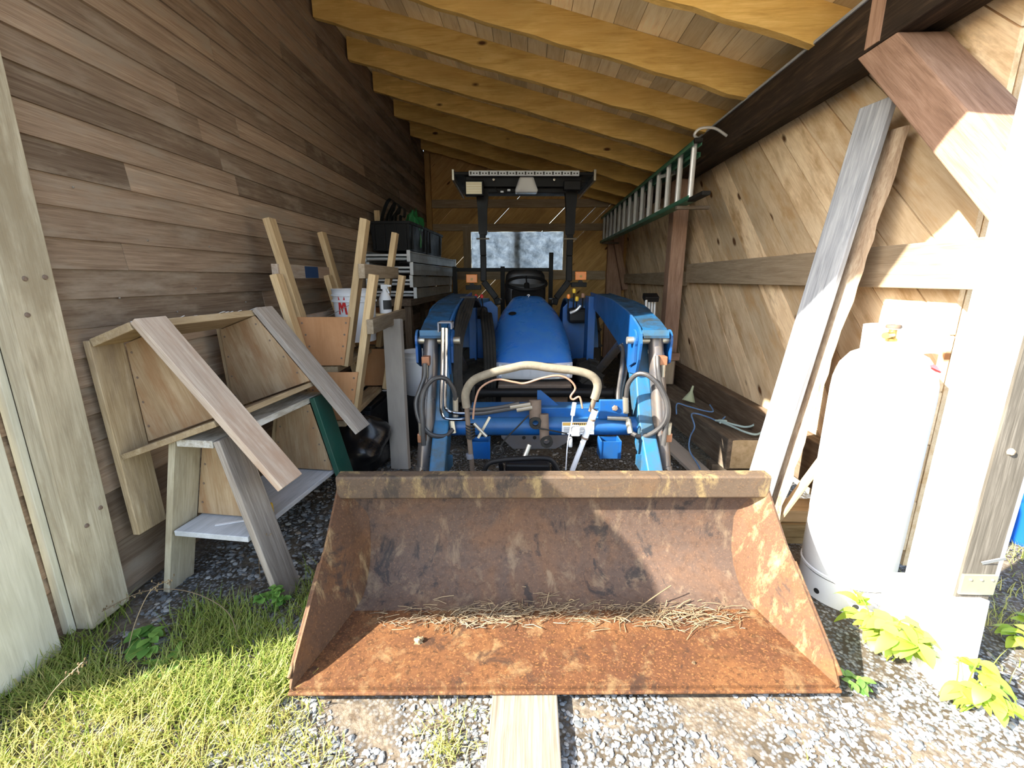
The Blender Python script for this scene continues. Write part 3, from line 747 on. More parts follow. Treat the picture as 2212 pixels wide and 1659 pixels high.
# bench, aluminium planks and totes
t = thing('workbench', 'dark bench under the stacked aluminium planks', 'bench', (-1.45, 5.85, 0))
MB().span((-.27, -1.25, 1.10), (.24, 1.25, 1.17), axis=1).build('top', M['sill'], t, bevel=.004)
for x in (-.22, .19):
    for y in (-1.18, 1.18): MB().span((x - .035, y - .035, 0), (x + .035, y + .035, 1.10)).build('leg', M['sill'], t)
MB().span((-.25, -1.2, .34), (.22, 1.2, .37), axis=1).build('shelf', M['sill'], t)
z = 1.172
for i in range(4):
    nm = ('bottom', 'second', 'third', 'top')[i]
    hgt = (.105, .115, .12, .105)[i]; dy = (.10, .05, .02, -.02)[i]; tilt = (.012, .006, .003, 0)[i]
    sx_ = (.012, -.010, .008, -.006)[i]; t = thing('scaffold_plank', 'dull aluminium scaffold plank, %s in the stack under the black totes' % ('lowest' if i == 0 else 'topmost' if i == 3 else nm + ' from the bottom'), 'scaffold plank', (-1.46 + sx_, 4.72 + dy, z), (0, 0, RAD(-1.0 * i + .5)), 'aluminium scaffold planks on the bench')
    for s in (-1, 1):
        x0 = s * .235
        m = MB(); m.span((x0 - .006, 0, 0), (x0 + .006, 2.35, hgt)); m.span((x0 - .022, 0, hgt - .010), (x0 + .022, 2.35, hgt)); m.span((x0 - .022, 0, 0), (x0 + .016, 2.35, .008)); m.span((x0 - .012, 0, hgt * .45), (x0 + .010, 2.35, hgt * .53))
        m.build('side_rail', M['alumatte'], t)
        m = MB(); m.span((x0 - .02, -.012, -.001), (x0 + .016, .012, hgt + .012)); m.build('end_clip', M['alu'], t, bevel=.003)
        MB().span((x0 - .02, 2.30, -.001), (x0 + .016, 2.35, hgt + .012)).build('end_clip', M['alu'], t)
    MB().span((-.225, 0, hgt * .55), (.225, 2.35, hgt * .55 + .02), axis=1).build('deck', M['alu'], t)
    for y in (.06, 1.1, 2.2): MB().tube([(-.23, y, hgt * .3), (.23, y, hgt * .3)], .016, 10).build('rung', M['alu'], t)
    z += hgt + .013
def tote(label, loc, d):
    t = thing('storage_tote', label, 'storage tote', loc, (0, 0, RAD(-2)))
    m = MB(); w, h = .43, .30
    m.add([(-w / 2 * .92, .02, 0), (w / 2 * .92, .02, 0), (w / 2 * .92, d - .02, 0), (-w / 2 * .92, d - .02, 0), (-w / 2, 0, h), (w / 2, 0, h), (w / 2, d, h), (-w / 2, d, h),
           (-w / 2 + .01, .01, h), (w / 2 - .01, .01, h), (w / 2 - .01, d - .01, h), (-w / 2 + .01, d - .01, h), (-w / 2 * .88, .03, .02), (w / 2 * .88, .03, .02), (w / 2 * .88, d - .03, .02), (-w / 2 * .88, d - .03, .02)],
          [(0, 3, 2, 1), (0, 1, 5, 4), (1, 2, 6, 5), (2, 3, 7, 6), (3, 0, 4, 7), (4, 5, 9, 8), (5, 6, 10, 9), (6, 7, 11, 10), (7, 4, 8, 11), (8, 9, 13, 12), (9, 10, 14, 13), (10, 11, 15, 14), (11, 8, 12, 15), (12, 13, 14, 15)])
    m.build('body', M['plainblack'], t, bevel=.006)
    m = MB(); m.span((-w / 2 - .012, -.012, h - .03), (w / 2 + .012, .006, h)); m.span((-w / 2 - .012, d - .006, h - .03), (w / 2 + .012, d + .012, h)); m.span((-w / 2 - .012, 0, h - .03), (-w / 2 + .006, d, h)); m.span((w / 2 - .006, 0, h - .03), (w / 2 + .012, d, h))
    m.build('rim', M['plainblack'], t, bevel=.003)
    for x in (-.17, -.06, .06, .17): MB().span((x - .01, -.008, 0.02), (x + .01, .02, h - .03), axis=2).build('rib', M['plainblack'], t)
    for y in (.12, d - .12): MB().span((w / 2 - .03, y - .012, .02), (w / 2 + .006, y + .012, h - .03), axis=2).build('rib', M['plainblack'], t)
    return t
zt = z + .001
tote('black storage tote on the aluminium planks, the nearer of two', (-1.46, 4.84, zt), .72)
tote('black storage tote on the aluminium planks, the farther of two', (-1.44, 5.62, zt), .78)
t = thing('folded_strap', 'bundle of black folded webbing sticking out of the nearer tote', 'strap', (-1.42, 5.02, zt + .02))
for i in range(3):
    x = -.10 + i * .055; hh = .52 - .04 * i
    pts = [V((x - .10, 0, .1)), V((x - .08, 0, .30)), V((x - .02, 0, hh - .06)), V((x + .03, 0, hh)), V((x + .07, 0, hh - .03)), V((x + .06, 0, hh - .10)), V((x + .02, 0, .34)), V((x + .02, 0, .1))]
    pts = catmull(pts, 6); m = MB()
    m.loft([[p + V((0, -.05, 0)), p + V((0, .05, 0)), p + V((.006, .05, .004)), p + V((.006, -.05, .004))] for p in pts], smooth=False)
    m.build('loop', M['rubber'], t)
tag(lump('green_bag', M['greentrash'], (0, 0, .22), (.09, .12, .20), 14, (-1.31, 5.30, zt + .03), 12, .3), 'crumpled dark green bag sticking up from the nearer tote', 'bag')
tag(MB().span((-.03, -.02, 0), (.03, .02, .40)).build('wood_offcut', M['newwood'], loc=(-1.63, 5.0, zt + .025)), 'short wood offcut poking out of the nearer tote', 'board')
# black rack behind the tractor
t = thing('metal_rack', 'black tubular metal rack standing behind the tractor', 'rack', (0, 6.5, 0))
for x in (-1.05, -.36, .33): MB().span((x - .03, -.03, 0), (x + .03, .03, 1.74 if x > 0 else 1.55)).build('upright', M['blacksteel'], t, bevel=.004)
MB().span((-1.08, -.025, 1.48), (.36, .025, 1.53)).build('top_bar', M['blacksteel'], t, bevel=.004)
MB().span((-1.08, -.02, .30), (.36, .02, .34)).build('low_bar', M['blacksteel'], t, bevel=.004)

# ------------------------------------------------------------------ right side
t = thing('extension_ladder', 'green fibreglass extension ladder hung on its side under the dark beam', 'ladder', (1.245, 3.62, 1.965))
Lg = 4.2
for sec, (dx, y0, y1, a, b) in enumerate(((0, 0, Lg, 0, .405), (.074, .22, Lg - .1, .025, .38))):
    for zz in (a, b):
        m = MB(); s = 1 if zz == a else -1
        m.span((dx - .034, y0, zz - .004), (dx + .034, y1, zz + .004)); m.span((dx - .034, y0, min(zz, zz + s * .030)), (dx - .027, y1, max(zz, zz + s * .030))); m.span((dx + .027, y0, min(zz, zz + s * .030)), (dx + .034, y1, max(zz, zz + s * .030)))
        m.build('rail', M['green'], t)
    y = y0 + .06
    while y < y1 - .05:
        MB().tube([(dx, y, a), (dx, y, b)], .0215, 10).build('rung', M['alu'], t); y += .305
for zz in (0, .405):
    m = MB(); m.span((-.03, -.27 if zz == 0 else -.03, zz - .014), (.03, .02, zz + .014)); m.build('rubber_foot', M['rubber'], t, bevel=.004)
m = MB(); m.tube([(.0, .0, .42), (-.035, -.02, .44), (0, -.04, .475), (.10, -.04, .475), (.20, -.02, .43)], .010, 8, 5); m.build('hook', M['alu'], t)
MB().bar((-.01, 1.0, .36), (.10, .80, .36), .03, .012).build('rung_lock', M['alu'], t)
MB().bar((-.01, 1.0, .05), (.10, .85, .05), .03, .012).build('rung_lock', M['alu'], t)
for y in (.25, 3.9):
    MB().span((1.245 - .04, 3.62 + y - .02, 1.93), (1.47, 3.62 + y + .02, 1.955)).build('bracket', M['oldtimber'], t, loc=(-1.245, -3.62, -1.965))

# leaning boards
def leaner(name, mat, lab, p0, p1, w, t, side):
    p0 = V(p0); p1 = V(p1); m = MB(); m.bar((0, 0, 0), tuple(p1 - p0), w, t, side)
    return tag(m.build(name, mat, bevel=.004, loc=p0), lab, 'board')
leaner('leaning_board', M['greyboard'], 'wide weathered grey board leaning on the right wall, front one of the leaning pair', (1.135, 2.10, .0), (1.55, 2.245, 2.14), .155, .03, (.25, -1, 0))
m = MB(); random.seed(9)
p0, p1 = V((0, 0, 0)), V((.405, .12, 2.02)); n = 30; rings = []
for i in range(n + 1):
    c = p0.lerp(p1, i / n); e = random.uniform(-.008, .008)
    d = V((.32, -.95, 0))
    rings.append([c - d * .11, c + d * (.045 + e), c + d * (.062 + e) + V((.012, .01, 0)), c + d * (.04 + e) + V((.03, .01, 0)), c - d * .11 + V((.03, .01, 0))])
m.loft(rings, smooth=False); regrain(m, lambda p: (p.z, p.x, p.y))
tag(m.build('leaning_board', M['barkboard'], loc=(1.20, 2.075, 0)), 'rough board with a torn bark edge leaning behind the grey board', 'board')
leaner('slat', M['newwood'], 'thin sunlit slat leaning across between the boards and the gas cylinder', (1.28, 2.08, .16), (1.60, 2.02, .88), .045, .02, (0, 1, 0))
leaner('slat', M['newwood'], 'short pale stick standing behind the leaning boards', (1.35, 2.30, .02), (1.58, 2.42, 1.10), .05, .03, (0, 1, 0))
tag(MB().span((1.30, 2.14, 0), (1.66, 2.30, .115)).build('lumber_block', M['treated'], bevel=.004), 'treated lumber block on the ground behind the gas cylinder', 'lumber')
tag(MB().span((1.32, 2.16, .117), (1.60, 2.30, .185)).build('lumber_block', M['newwood'], bevel=.004), 'pale lumber block on the treated block behind the gas cylinder', 'lumber')

# propane cylinder
t = thing('gas_cylinder', 'tall white gas cylinder standing in the sun by the right front post', 'gas cylinder', (1.440, 1.785, 0), (0, 0, 0))
R_ = .170
MB().lathe([(0, .085), (R_ * .6, .075), (R_ * .93, .11), (R_, .16), (R_, .93), (R_ * .985, .98), (R_ * .90, 1.04), (R_ * .72, 1.085), (R_ * .45, 1.11), (.035, 1.12), (.035, 1.14), (0, 1.14)], n=56).build('body', M['tank'], t, angle=40)
MB().lathe([(R_ * .985, .118), (R_ * 1.012, .122), (R_ * 1.012, .132), (R_ * .985, .136)], n=56).build('weld_seam', M['tank'], t)
m = MB(); m.lathe([(R_ * .96, .0), (R_ * .985, .0), (R_ * .985, .112), (R_ * .96, .112)], n=56); f = m.build('foot_ring', M['tank'], t)
for q in (-1.9, -2.75, -.9, .3, 1.6):
    MB().lathe([(0, .0015), (.012, .0015), (.012, 0)], (R_ * .985 * math.cos(q), R_ * .985 * math.sin(q), .04), (math.cos(q), math.sin(q), 0), 16).build('vent_hole', M['ink'], f)
m = MB(); m.lathe([(.088, 1.07), (.092, 1.07), (.096, 1.20), (.092, 1.202), (.088, 1.19)], n=32, a0=-.9, a1=2.4); m.build('collar', M['tank'], t)
v_ = MB().lathe([(0, 1.12), (.020, 1.12), (.020, 1.15), (.014, 1.155), (.014, 1.185), (0, 1.185)], n=14).build('valve', M['brass'], t, angle=40)
MB().tube([(0, 0, 1.165), (-.05, -.03, 1.165)], .013, 12).build('outlet', M['brass'], v_)
MB().lathe([(0, .0), (.024, .0), (.026, .006), (.024, .014), (0, .014)], (0, 0, 1.19), n=12).build('handwheel', M['brownsteel'], v_, angle=40)
q = -.95
m = MB(); c = V((R_ * .82 * math.cos(q), R_ * .82 * math.sin(q), 1.055)); nrm = V((math.cos(q) * .6, math.sin(q) * .6, .8)).normalized()
sx = V((-math.sin(q), math.cos(q), 0)); sy = nrm.cross(sx)
m.add([c + nrm * .006 + sx * .028, c + nrm * .006 + sy * .028, c + nrm * .006 - sx * .028, c + nrm * .006 - sy * .028, c + sx * .028, c + sy * .028, c - sx * .028, c - sy * .028], [(0, 1, 2, 3), (7, 6, 5, 4), (0, 4, 5, 1), (1, 5, 6, 2), (2, 6, 7, 3), (3, 7, 4, 0)]); m.build('red_diamond', M['red'], t)  # small red diamond on the dome

# timbers and ropes
tm = thing('old_timber', 'big dark weathered timber lying along the foot of the right wall', 'timber', (1.49, 2.86, .10))
m = MB(); m.bar((0, .0, .115), (-.14, 2.2, .115), .225, .255, (0, 0, 1)); m.build('body', M['oldtimber'], tm, bevel=.008)
m = MB(); m.bar((.0, -.006, .115), (.0, .001, .115), .205, .235, (0, 0, 1)); m.build('cut_end', M['endgrain'], tm, bevel=.004)
tag(MB().span((1.32, 2.95, 0), (1.64, 3.05, .098)).build('support_block', M['oldtimber'], bevel=.004), 'dark block under the near end of the big timber', 'block')
tag(MB().span((1.20, 4.7, 0), (1.50, 4.8, .098)).build('support_block', M['oldtimber'], bevel=.004), 'dark block under the far end of the big timber', 'block')
m = MB(); m.bar((0, 0, 0), (-.17, .95, .08), .14, .022, (1, .2, 0)); tag(m.build('board', M['greyplank'], loc=(1.29, 2.62, .02)), 'pale thin board on the ground under the big timber', 'board')
tag(MB().span((1.30, 4.30, .36), (1.45, 4.46, .60)).build('wood_block', M['girt'], bevel=.005), 'grey wood block standing on the far end of the big timber', 'block')
m = MB(); m.box((0, 0, 0), (.13, .22, .07), Matrix.Rotation(RAD(14), 3, 'Z')); tag(m.build('wood_block', M['redpost'], bevel=.005, loc=(1.40, 4.38, .637)), 'reddish wood block on top of the grey block by the mid post', 'block')
tag(MB().lathe([(.055, 0), (.05, .015), (.012, .09), (.008, .14), (.006, .14), (.010, .088), (.045, .016), (.05, 0)], n=20).build('funnel', M['palegreen'], loc=(1.40, 3.72, .347), rot=(RAD(-12), RAD(16), 0), angle=50), 'pale green funnel standing on the big timber', 'funnel')
zz = .345
tag(MB().tube([(1.19, 3.02, .05), (1.20, 2.93, .02), (1.24, 2.96, .06), (1.23, 3.15, .12), (1.25, 3.22, .20), (1.26, 3.18, .30), (1.275, 3.30, zz + .01), (1.33, 3.34, zz + .008), (1.39, 3.24, zz + .008), (1.42, 3.14, zz + .008), (1.47, 3.20, zz + .01), (1.50, 3.23, zz + .02)], .0055, 7, 6).build('blue_rope', M['bluerope']), 'thin blue rope draped over the big timber and down its side', 'rope')
tag(MB().tube([(1.23, 3.50, .30), (1.27, 3.62, zz + .008), (1.33, 3.55, zz + .008), (1.42, 3.42, zz + .008), (1.48, 3.40, zz + .01), (1.50, 3.52, zz + .03)], .0055, 7, 6).build('blue_rope', M['bluerope']), 'short end of blue rope lying across the top of the big timber', 'rope')
m = MB()
m.tube([(1.40, 3.16, zz + .012), (1.44, 3.10, zz + .03), (1.46, 3.13, zz + .02), (1.43, 3.17, zz + .012), (1.41, 3.10, zz + .015)], .0075, 7, 5)
m.tube([(1.43, 3.13, zz + .01), (1.47, 3.02, zz + .01), (1.50, 2.92, zz + .01), (1.545, 2.87, zz + .01), (1.60, 2.89, zz + .02), (1.66, 2.91, zz + .06)], .0075, 7, 6)
m.tube([(1.43, 3.13, zz + .02), (1.50, 3.06, zz + .012), (1.56, 3.02, zz + .012), (1.62, 3.03, zz + .03), (1.66, 3.03, zz + .10)], .0075, 7, 6)
tag(m.build('teal_rope', M['tealrope']), 'pale teal rope knotted on the big timber', 'rope')
# folded aluminium legs standing behind the loader on the right
t = thing('folding_stand', 'bundle of aluminium legs standing between the loader and the mid post', 'stand', (1.15, 4.15, 0))
for i in range(4): MB().tube([(.0 + i * .018, .02 * i, .02), (-.06 + i * .035, .03 * i, 1.19)], .013, 8).build('leg', M['alu'], t)
MB().box((-.01, .04, 1.21), (.13, .10, .05), Matrix.Rotation(RAD(20), 3, 'X')).build('clamp', M['plainblack'], t, bevel=.005)

# plank under the bucket
m = MB(); m.bar((0, 0, 0), (.012, 1.15, 0), .215, .04, (1, 0, 0))
tag(m.build('plank', M['plank'], bevel=.004, loc=(-.005, .55, .021)), 'weathered plank on the ground under the bucket lip', 'plank')
# barrel outside
t = thing('barrel', 'blue plastic barrel outside beyond the right post', 'barrel', (2.86, 2.30, 0))
MB().lathe([(0, 0), (.27, 0), (.29, .03), (.29, .28), (.305, .30), (.29, .32), (.29, .58), (.305, .60), (.29, .62), (.29, .85), (.27, .89), (.20, .90), (0, .90)], n=36).build('body', M['bluebarrel'], t, angle=45)
MB().lathe([(0, 0), (.035, 0), (.035, .02), (0, .02)], (.1, 0, .90), n=14).build('bung', M['plainblack'], t)

# ------------------------------------------------------------------ tractor (its own frame: u right, v back from the bucket lip)
TR = thing('tractor', 'blue compact tractor with front loader and rusty bucket parked in the shed', 'tractor', (.136, 1.187, 0), (0, 0, RAD(2.3)))
def part(m, name, mat, parent=None, **kw):
    return m.build(name, M[mat], parent or TR, **kw)
# --- bucket
prof = [(0, .058), (.10, .060), (.24, .064), (.33, .070), (.40, .084), (.46, .115), (.512, .160), (.545, .22), (.562, .30), (.567, .38), (.560, .45), (.545, .51), (.52, .56)]
def half(v): return .905 + (.80 - .905) * min(1, max(0, v / .40))
def shellpt(a, lo, hi):
    q = lo + (hi - lo) * a; i = min(int(q), len(prof) - 2); f = q - i
    return prof[i][0] + (prof[i + 1][0] - prof[i][0]) * f, prof[i][1] + (prof[i + 1][1] - prof[i][1]) * f
def sh(lo, hi, taper=True):
    def fn(a, b):
        v, z = shellpt(a, lo, hi); h = half(v) + .106 * min(1, max(0, (z - .34) / .22))
        return ((2 * b - 1) * h, v, z)
    return fn
m = MB(); m.sheet(sh(3, 12), 30, 4, .010); BK = part(m, 'bucket', 'rust_back')
m = MB(); m.sheet(sh(0, 3), 10, 4, .012); part(m, 'bucket_floor', 'rust_floor', BK)
m = MB(); m.span((-.915, -.012, .045), (.915, .10, .0575)); part(m, 'cutting_edge', 'rust_floor', BK, bevel=.005)
m = MB(); m.tube([(-.88, .102, .0605), (-.3, .103, .0612), (.3, .101, .0608), (.88, .102, .0605)], .0035, 8); part(m, 'weld_bead', 'rust_rail', BK)
def zbot(v):
    for (a, b), (c, d) in zip(prof[:-1], prof[1:]):
        if a <= v <= c: return b + (d - b) * (v - a) / (c - a)
    return prof[-1][1]
def ztop(v):
    st = [(0, .068), (.03, .125), (.31, .332), (.345, .352), (.556, .555), (.60, .56)]
    for (a, b), (c, d) in zip(st[:-1], st[1:]):
        if a <= v <= c: return b + (d - b) * (v - a) / (c - a)
    return st[-1][1]
for s in (-1, 1):
    def fn(a, b, s=s):
        v = .566 * a
        zb = zbot(v) if v < .545 else .22 + (v - .545) * 7
        zb = min(zb, .36); zt = max(ztop(v), zb + .004)
        hb = half(v) + .004
        return (s * (hb + (.912 - hb) * b ** 1.3), v, zb + (zt - zb) * b)
    m = MB(); m.sheet(fn, 30, 8, .012 * s); sp_ = part(m, 'side_plate', 'rust_side', BK)
    m = MB(); m.bar((s * .912, .016, .086), (s * .914, .315, .305), .05, .012, (0, -.6, .8)); part(m, 'wear_strip', 'rust_side', BK, bevel=.004)
m = MB(); m.prism([(.500, .487), (.512, .478), (.556, .478), (.556, .585), (.503, .583), (.497, .575)], (-.905, 0, 0), (0, 1, 0), (0, 0, 1), 1.81); part(m, 'top_rail', 'rust_rail', BK, bevel=.004)
for s in (-1, 1):
    for du in (-.07, .07):
        m = MB(); m.prism([(.57, .10), (.72, .12), (.76, .30), (.70, .42), (.56, .44)], (s * .60 + du, 0, 0), (0, 1, 0), (0, 0, 1), .012); part(m, 'hinge_plate', 'brownsteel', BK)
# --- loader
for s in (-1, 1):
    m = MB()
    ui = s * .575
    # lower boom, bent forward and down to the bucket hinge
    m.bar((s * .548, 1.33, 1.02), (s * .552, 1.12, .56), .08, .14, (1, 0, 0)); m.bar((s * .552, 1.14, .60), (s * .552, .70, .17), .08, .14, (1, 0, 0))
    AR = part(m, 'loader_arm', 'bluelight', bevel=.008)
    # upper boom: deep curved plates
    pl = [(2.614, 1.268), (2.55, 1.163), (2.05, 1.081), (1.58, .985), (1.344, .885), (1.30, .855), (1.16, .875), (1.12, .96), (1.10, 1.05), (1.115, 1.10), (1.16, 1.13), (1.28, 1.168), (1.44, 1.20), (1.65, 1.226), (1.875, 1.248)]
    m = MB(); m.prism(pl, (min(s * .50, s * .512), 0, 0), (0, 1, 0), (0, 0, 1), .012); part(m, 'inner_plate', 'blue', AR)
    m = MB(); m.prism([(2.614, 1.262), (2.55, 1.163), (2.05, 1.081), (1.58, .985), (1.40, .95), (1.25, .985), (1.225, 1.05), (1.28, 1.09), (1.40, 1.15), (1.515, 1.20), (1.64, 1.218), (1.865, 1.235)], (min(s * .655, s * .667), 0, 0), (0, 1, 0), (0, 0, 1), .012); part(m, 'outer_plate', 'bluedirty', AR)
    m = MB(); tp = pl[9:] + [pl[0]]
    for (a, b), (c, d) in zip(tp[:-1], tp[1:]):
        vs = [(s * .52, a, b - .012), (s * .655, a, b - .012), (s * .655, c, d - .012), (s * .52, c, d - .012)]
        vs += [(x, y, z - .012) for x, y, z in vs]
        m.add(vs, [(0, 1, 2, 3), (7, 6, 5, 4), (0, 4, 5, 1), (1, 5, 6, 2), (2, 6, 7, 3), (3, 7, 4, 0)])
    part(m, 'top_plate', 'bluedirty', AR)
    m = MB(); m.span((min(s * .513, s * .654), 1.118, 1.085), (max(s * .513, s * .654), 1.13, 1.118)); part(m, 'end_plate', 'bluelight', AR)
    # ears for the cylinder pin
    for uo in (.492, .680):
        m = MB(); n = 14
        pts = [(1.20 + .055 * math.cos(q), 1.085 + .055 * math.sin(q)) for q in [(-.1 + 1.2 * i / n) * math.pi for i in range(n + 1)]]
        pts = [(1.25, .90)] + [(1.20 + .058 * math.cos(q), 1.055 + .058 * math.sin(q)) for q in [(.0 + 1.15 * i / n) * math.pi for i in range(n + 1)]] + [(1.15, .94)]
        m.prism(pts, (s * uo - .006, 0, 0), (0, 1, 0), (0, 0, 1), .012); part(m, 'ear', 'blue', AR)
    # flared foot plate
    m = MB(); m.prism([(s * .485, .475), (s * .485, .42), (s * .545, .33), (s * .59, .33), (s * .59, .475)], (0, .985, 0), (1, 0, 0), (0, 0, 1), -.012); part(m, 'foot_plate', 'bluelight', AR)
    # bucket cylinder
    c0, c1 = V((s * .607, 1.19, 1.055)), V((s * .640, 1.015, .40)); d = (c1 - c0).normalized()
    m = MB(); m.tube([c0 + d * .07, c1], .042, 20); CY = part(m, 'bucket_cylinder', 'cyl')
    m = MB(); m.tube([c0 - d * .045, c0 + d * .075], .040, 18); part(m, 'end_cap', 'cyl', CY)
    m = MB(); m.tube([c1 - d * .002, c1 + d * .02], .047, 20); part(m, 'gland', 'cyl', CY)
    m = MB(); m.tube([c1, (s * .638, .74, .30)], .019, 16); part(m, 'rod', 'chrome', CY)
    m = MB(); m.tube([c0 + V((-s * .155, 0, 0)), c0 + V((s * .085, 0, 0))], .02, 14); part(m, 'pin', 'zinc', CY)
    for f, q in ((.13, 1), (.66, 1)):
        c = c0 + (c1 - c0) * f * 1.12; ctr = c + V((s * -.0, -.055, .0)) + V((.012 if s > 0 else -.012, 0, 0))
        m = MB(); m.box(tuple(ctr), (.042, .05, .048)); part(m, 'port_block', 'copper', CY, bevel=.004)
        m = MB(); m.tube([ctr + V((0, -.02, -.02 if f < .5 else .02)), ctr + V((0, -.022, -.085 if f < .5 else .085))], .013, 10); part(m, 'fitting', 'zinc', CY)
# crossbar
m = MB(); m.tube([(-.52, 1.14, .585), (.52, 1.14, .585)], .052, 24); CB = part(m, 'crossbar', 'blue')
m = MB(); m.span((-.40, 1.14, .632), (.36, 1.26, .690)); part(m, 'top_channel', 'blue', CB, bevel=.004)
m = MB(); m.prism([(0, .0), (.12, .0), (.05, .06), (.02, .085), (0, .085)], (-.03, 1.19, .69), (1, 0, 0), (0, 0, 1), -.01); part(m, 'gusset', 'blue', CB)
m = MB(); m.span((.30, 1.10, .635), (.46, 1.12, .745)); part(m, 'bolt_plate', 'blue', CB, bevel=.006)
m = MB(); m.lathe([(0, .012), (.014, .010), (.017, 0)], (.385, 1.098, .70), (0, -1, 0), 6); part(m, 'bolt', 'rustnail', CB)
m = MB(); m.tube([(-.045, 1.12, .74), (-.045, 1.10, .64)], .033, 14); part(m, 'hose_swivel', 'brownsteel', CB)
m = MB(); m.tube([(.0, 1.09, .67), (.005, 1.07, .53)], .026, 12); part(m, 'coupler', 'brownsteel', CB)
for p in ((-.045, 1.085, .625), (.015, 1.065, .525)):
    m = MB(); m.lathe([(.017, 0), (.034, 0), (.034, .02), (.017, .02)], p, (0, -1, 0), 16); part(m, 'dust_cap', 'rubber', CB)
dc = MB(); dc.span((.10, 1.0855, .555), (.275, 1.0875, .625)); dc = part(dc, 'warning_decal', 'decal', CB)
m = MB(); m.span((.103, 1.0845, .605), (.272, 1.086, .622)); part(m, 'decal_band', 'decalgold', dc)
m = MB(); m.prism([(0, 0), (.012, 0), (.006, .011)], (.148, 1.0844, .608), (1, 0, 0), (0, 0, 1), .001)
for i in range(7): m.span((.164 + i * .0105, 1.0838, .609), (.1715 + i * .0105, 1.0844, .6185))
part(m, 'decal_lettering', 'ink', dc)
m = MB()
for r_ in range(4): m.span((.11, 1.0848, .563 + r_ * .009), (.26 - .02 * (r_ % 2), 1.0854, .567 + r_ * .009))
part(m, 'decal_text_lines', 'greysteel', dc)
# stand pockets left and right
for s in (-1, 1):
    m = MB(); u0 = .355 if s > 0 else -.345
    m.prism([(-.055, .535), (-.048, .44), (.048, .44), (.055, .535)], (u0, 1.02, 0), (1, 0, 0), (0, 0, 1), -.008)
    m.prism([(-.055, .535), (-.048, .44), (.048, .44), (.055, .535)], (u0, 1.10, 0), (1, 0, 0), (0, 0, 1), -.008)
    m.bar((u0 - .052, 1.016, .49), (u0 - .052, 1.104, .49), .10, .008, (0, 0, 1)); m.bar((u0 + .052, 1.016, .49), (u0 + .052, 1.104, .49), .10, .008, (0, 0, 1))
    part(m, 'stand_pocket', 'blue', CB)
# hoses
def hz(pts, r=.0125, mat='hose', name='hydraulic_hose', k=6, parent=None):
    m = MB(); m.tube(pts, r, 10, k); return part(m, name, mat, parent)
hz([(-0.626, 1.070, 0.952), (-0.627, 1.060, 0.887), (-0.648, 1.040, 0.823), (-0.670, 1.020, 0.749), (-0.649, 1.000, 0.654), (-0.599, 1.000, 0.588), (-0.529, 1.020, 0.570), (-0.490, 1.060, 0.592)])
hz([(-0.474, 1.090, 0.738), (-0.479, 1.070, 0.810), (-0.518, 1.050, 0.875), (-0.575, 1.030, 0.877), (-0.623, 1.020, 0.823), (-0.639, 1.000, 0.754), (-0.634, 0.980, 0.671), (-0.631, 0.970, 0.538)])
hz([(0.590, 1.090, 0.984), (0.587, 1.060, 0.928), (0.599, 1.040, 0.846), (0.631, 1.010, 0.767), (0.637, 0.990, 0.698), (0.623, 0.980, 0.626), (0.617, 0.970, 0.535)])
hz([(0.442, 1.100, 0.750), (0.444, 1.080, 0.837), (0.478, 1.050, 0.896), (0.526, 1.020, 0.897), (0.581, 1.000, 0.843), (0.620, 0.980, 0.751), (0.614, 0.970, 0.667), (0.568, 0.990, 0.599), (0.514, 1.030, 0.562), (0.478, 1.070, 0.566)])
hz([(0.484, 1.450, 0.989), (0.495, 1.420, 0.966), (0.467, 1.320, 0.862), (0.431, 1.220, 0.749), (0.425, 1.170, 0.688)], .0135)
hz([(0.500, 1.470, 0.997), (0.520, 1.440, 0.957), (0.494, 1.340, 0.858), (0.449, 1.240, 0.744), (0.443, 1.190, 0.676)], .0135)
hz([(0.350, 1.120, 0.674), (0.396, 1.120, 0.673), (0.436, 1.120, 0.673)], .010, 'zinc', 'steel_pipe')
hz([(0.347, 1.100, 0.643), (0.403, 1.090, 0.643), (0.461, 1.090, 0.641)], .012, 'zinc', 'steel_pipe')
hz([(-0.508, 1.080, 1.135), (-0.515, 1.070, 0.964), (-0.526, 1.060, 0.747), (-0.520, 1.060, 0.706), (-0.487, 1.060, 0.686), (-0.425, 1.080, 0.677)], .0085, 'chrome', 'steel_pipe')
hz([(-0.526, 1.070, 1.137), (-0.533, 1.060, 0.966), (-0.545, 1.050, 0.740), (-0.542, 1.050, 0.684), (-0.516, 1.050, 0.655), (-0.414, 1.060, 0.649)], .0085, 'chrome', 'steel_pipe')
for p, q in (((-0.473, 1.090, 0.764), (-0.476, 1.090, 0.655)), ((-0.496, 1.080, 0.638), (-0.487, 1.070, 0.570)), ((0.439, 1.100, 0.760), (0.447, 1.100, 0.672)), ((0.421, 1.170, 0.714), (0.424, 1.150, 0.656)), ((0.456, 1.090, 0.641), (0.470, 1.070, 0.568))):
    m = MB(); m.tube([p, q], .016, 10); part(m, 'hose_fitting', 'zinc')
m = MB(); cq = V((-0.512, 1.060, 1.161)); m.span(cq + V((-.036, -.01, 0)), cq + V((.036, .07, .006))); m.span(cq + V((-.036, -.01, -.045)), cq + V((-.030, .07, .006))); m.span(cq + V((.030, -.01, -.03)), cq + V((.036, .07, .006))); part(m, 'pipe_clamp', 'greysteel')
hz([(-0.442, 1.140, 0.658), (-0.338, 1.120, 0.664), (-0.211, 1.100, 0.691), (-0.111, 1.100, 0.709)], .0115)
hz([(-0.443, 1.160, 0.687), (-0.365, 1.140, 0.679), (-0.237, 1.120, 0.698), (-0.131, 1.110, 0.724)], .0115)
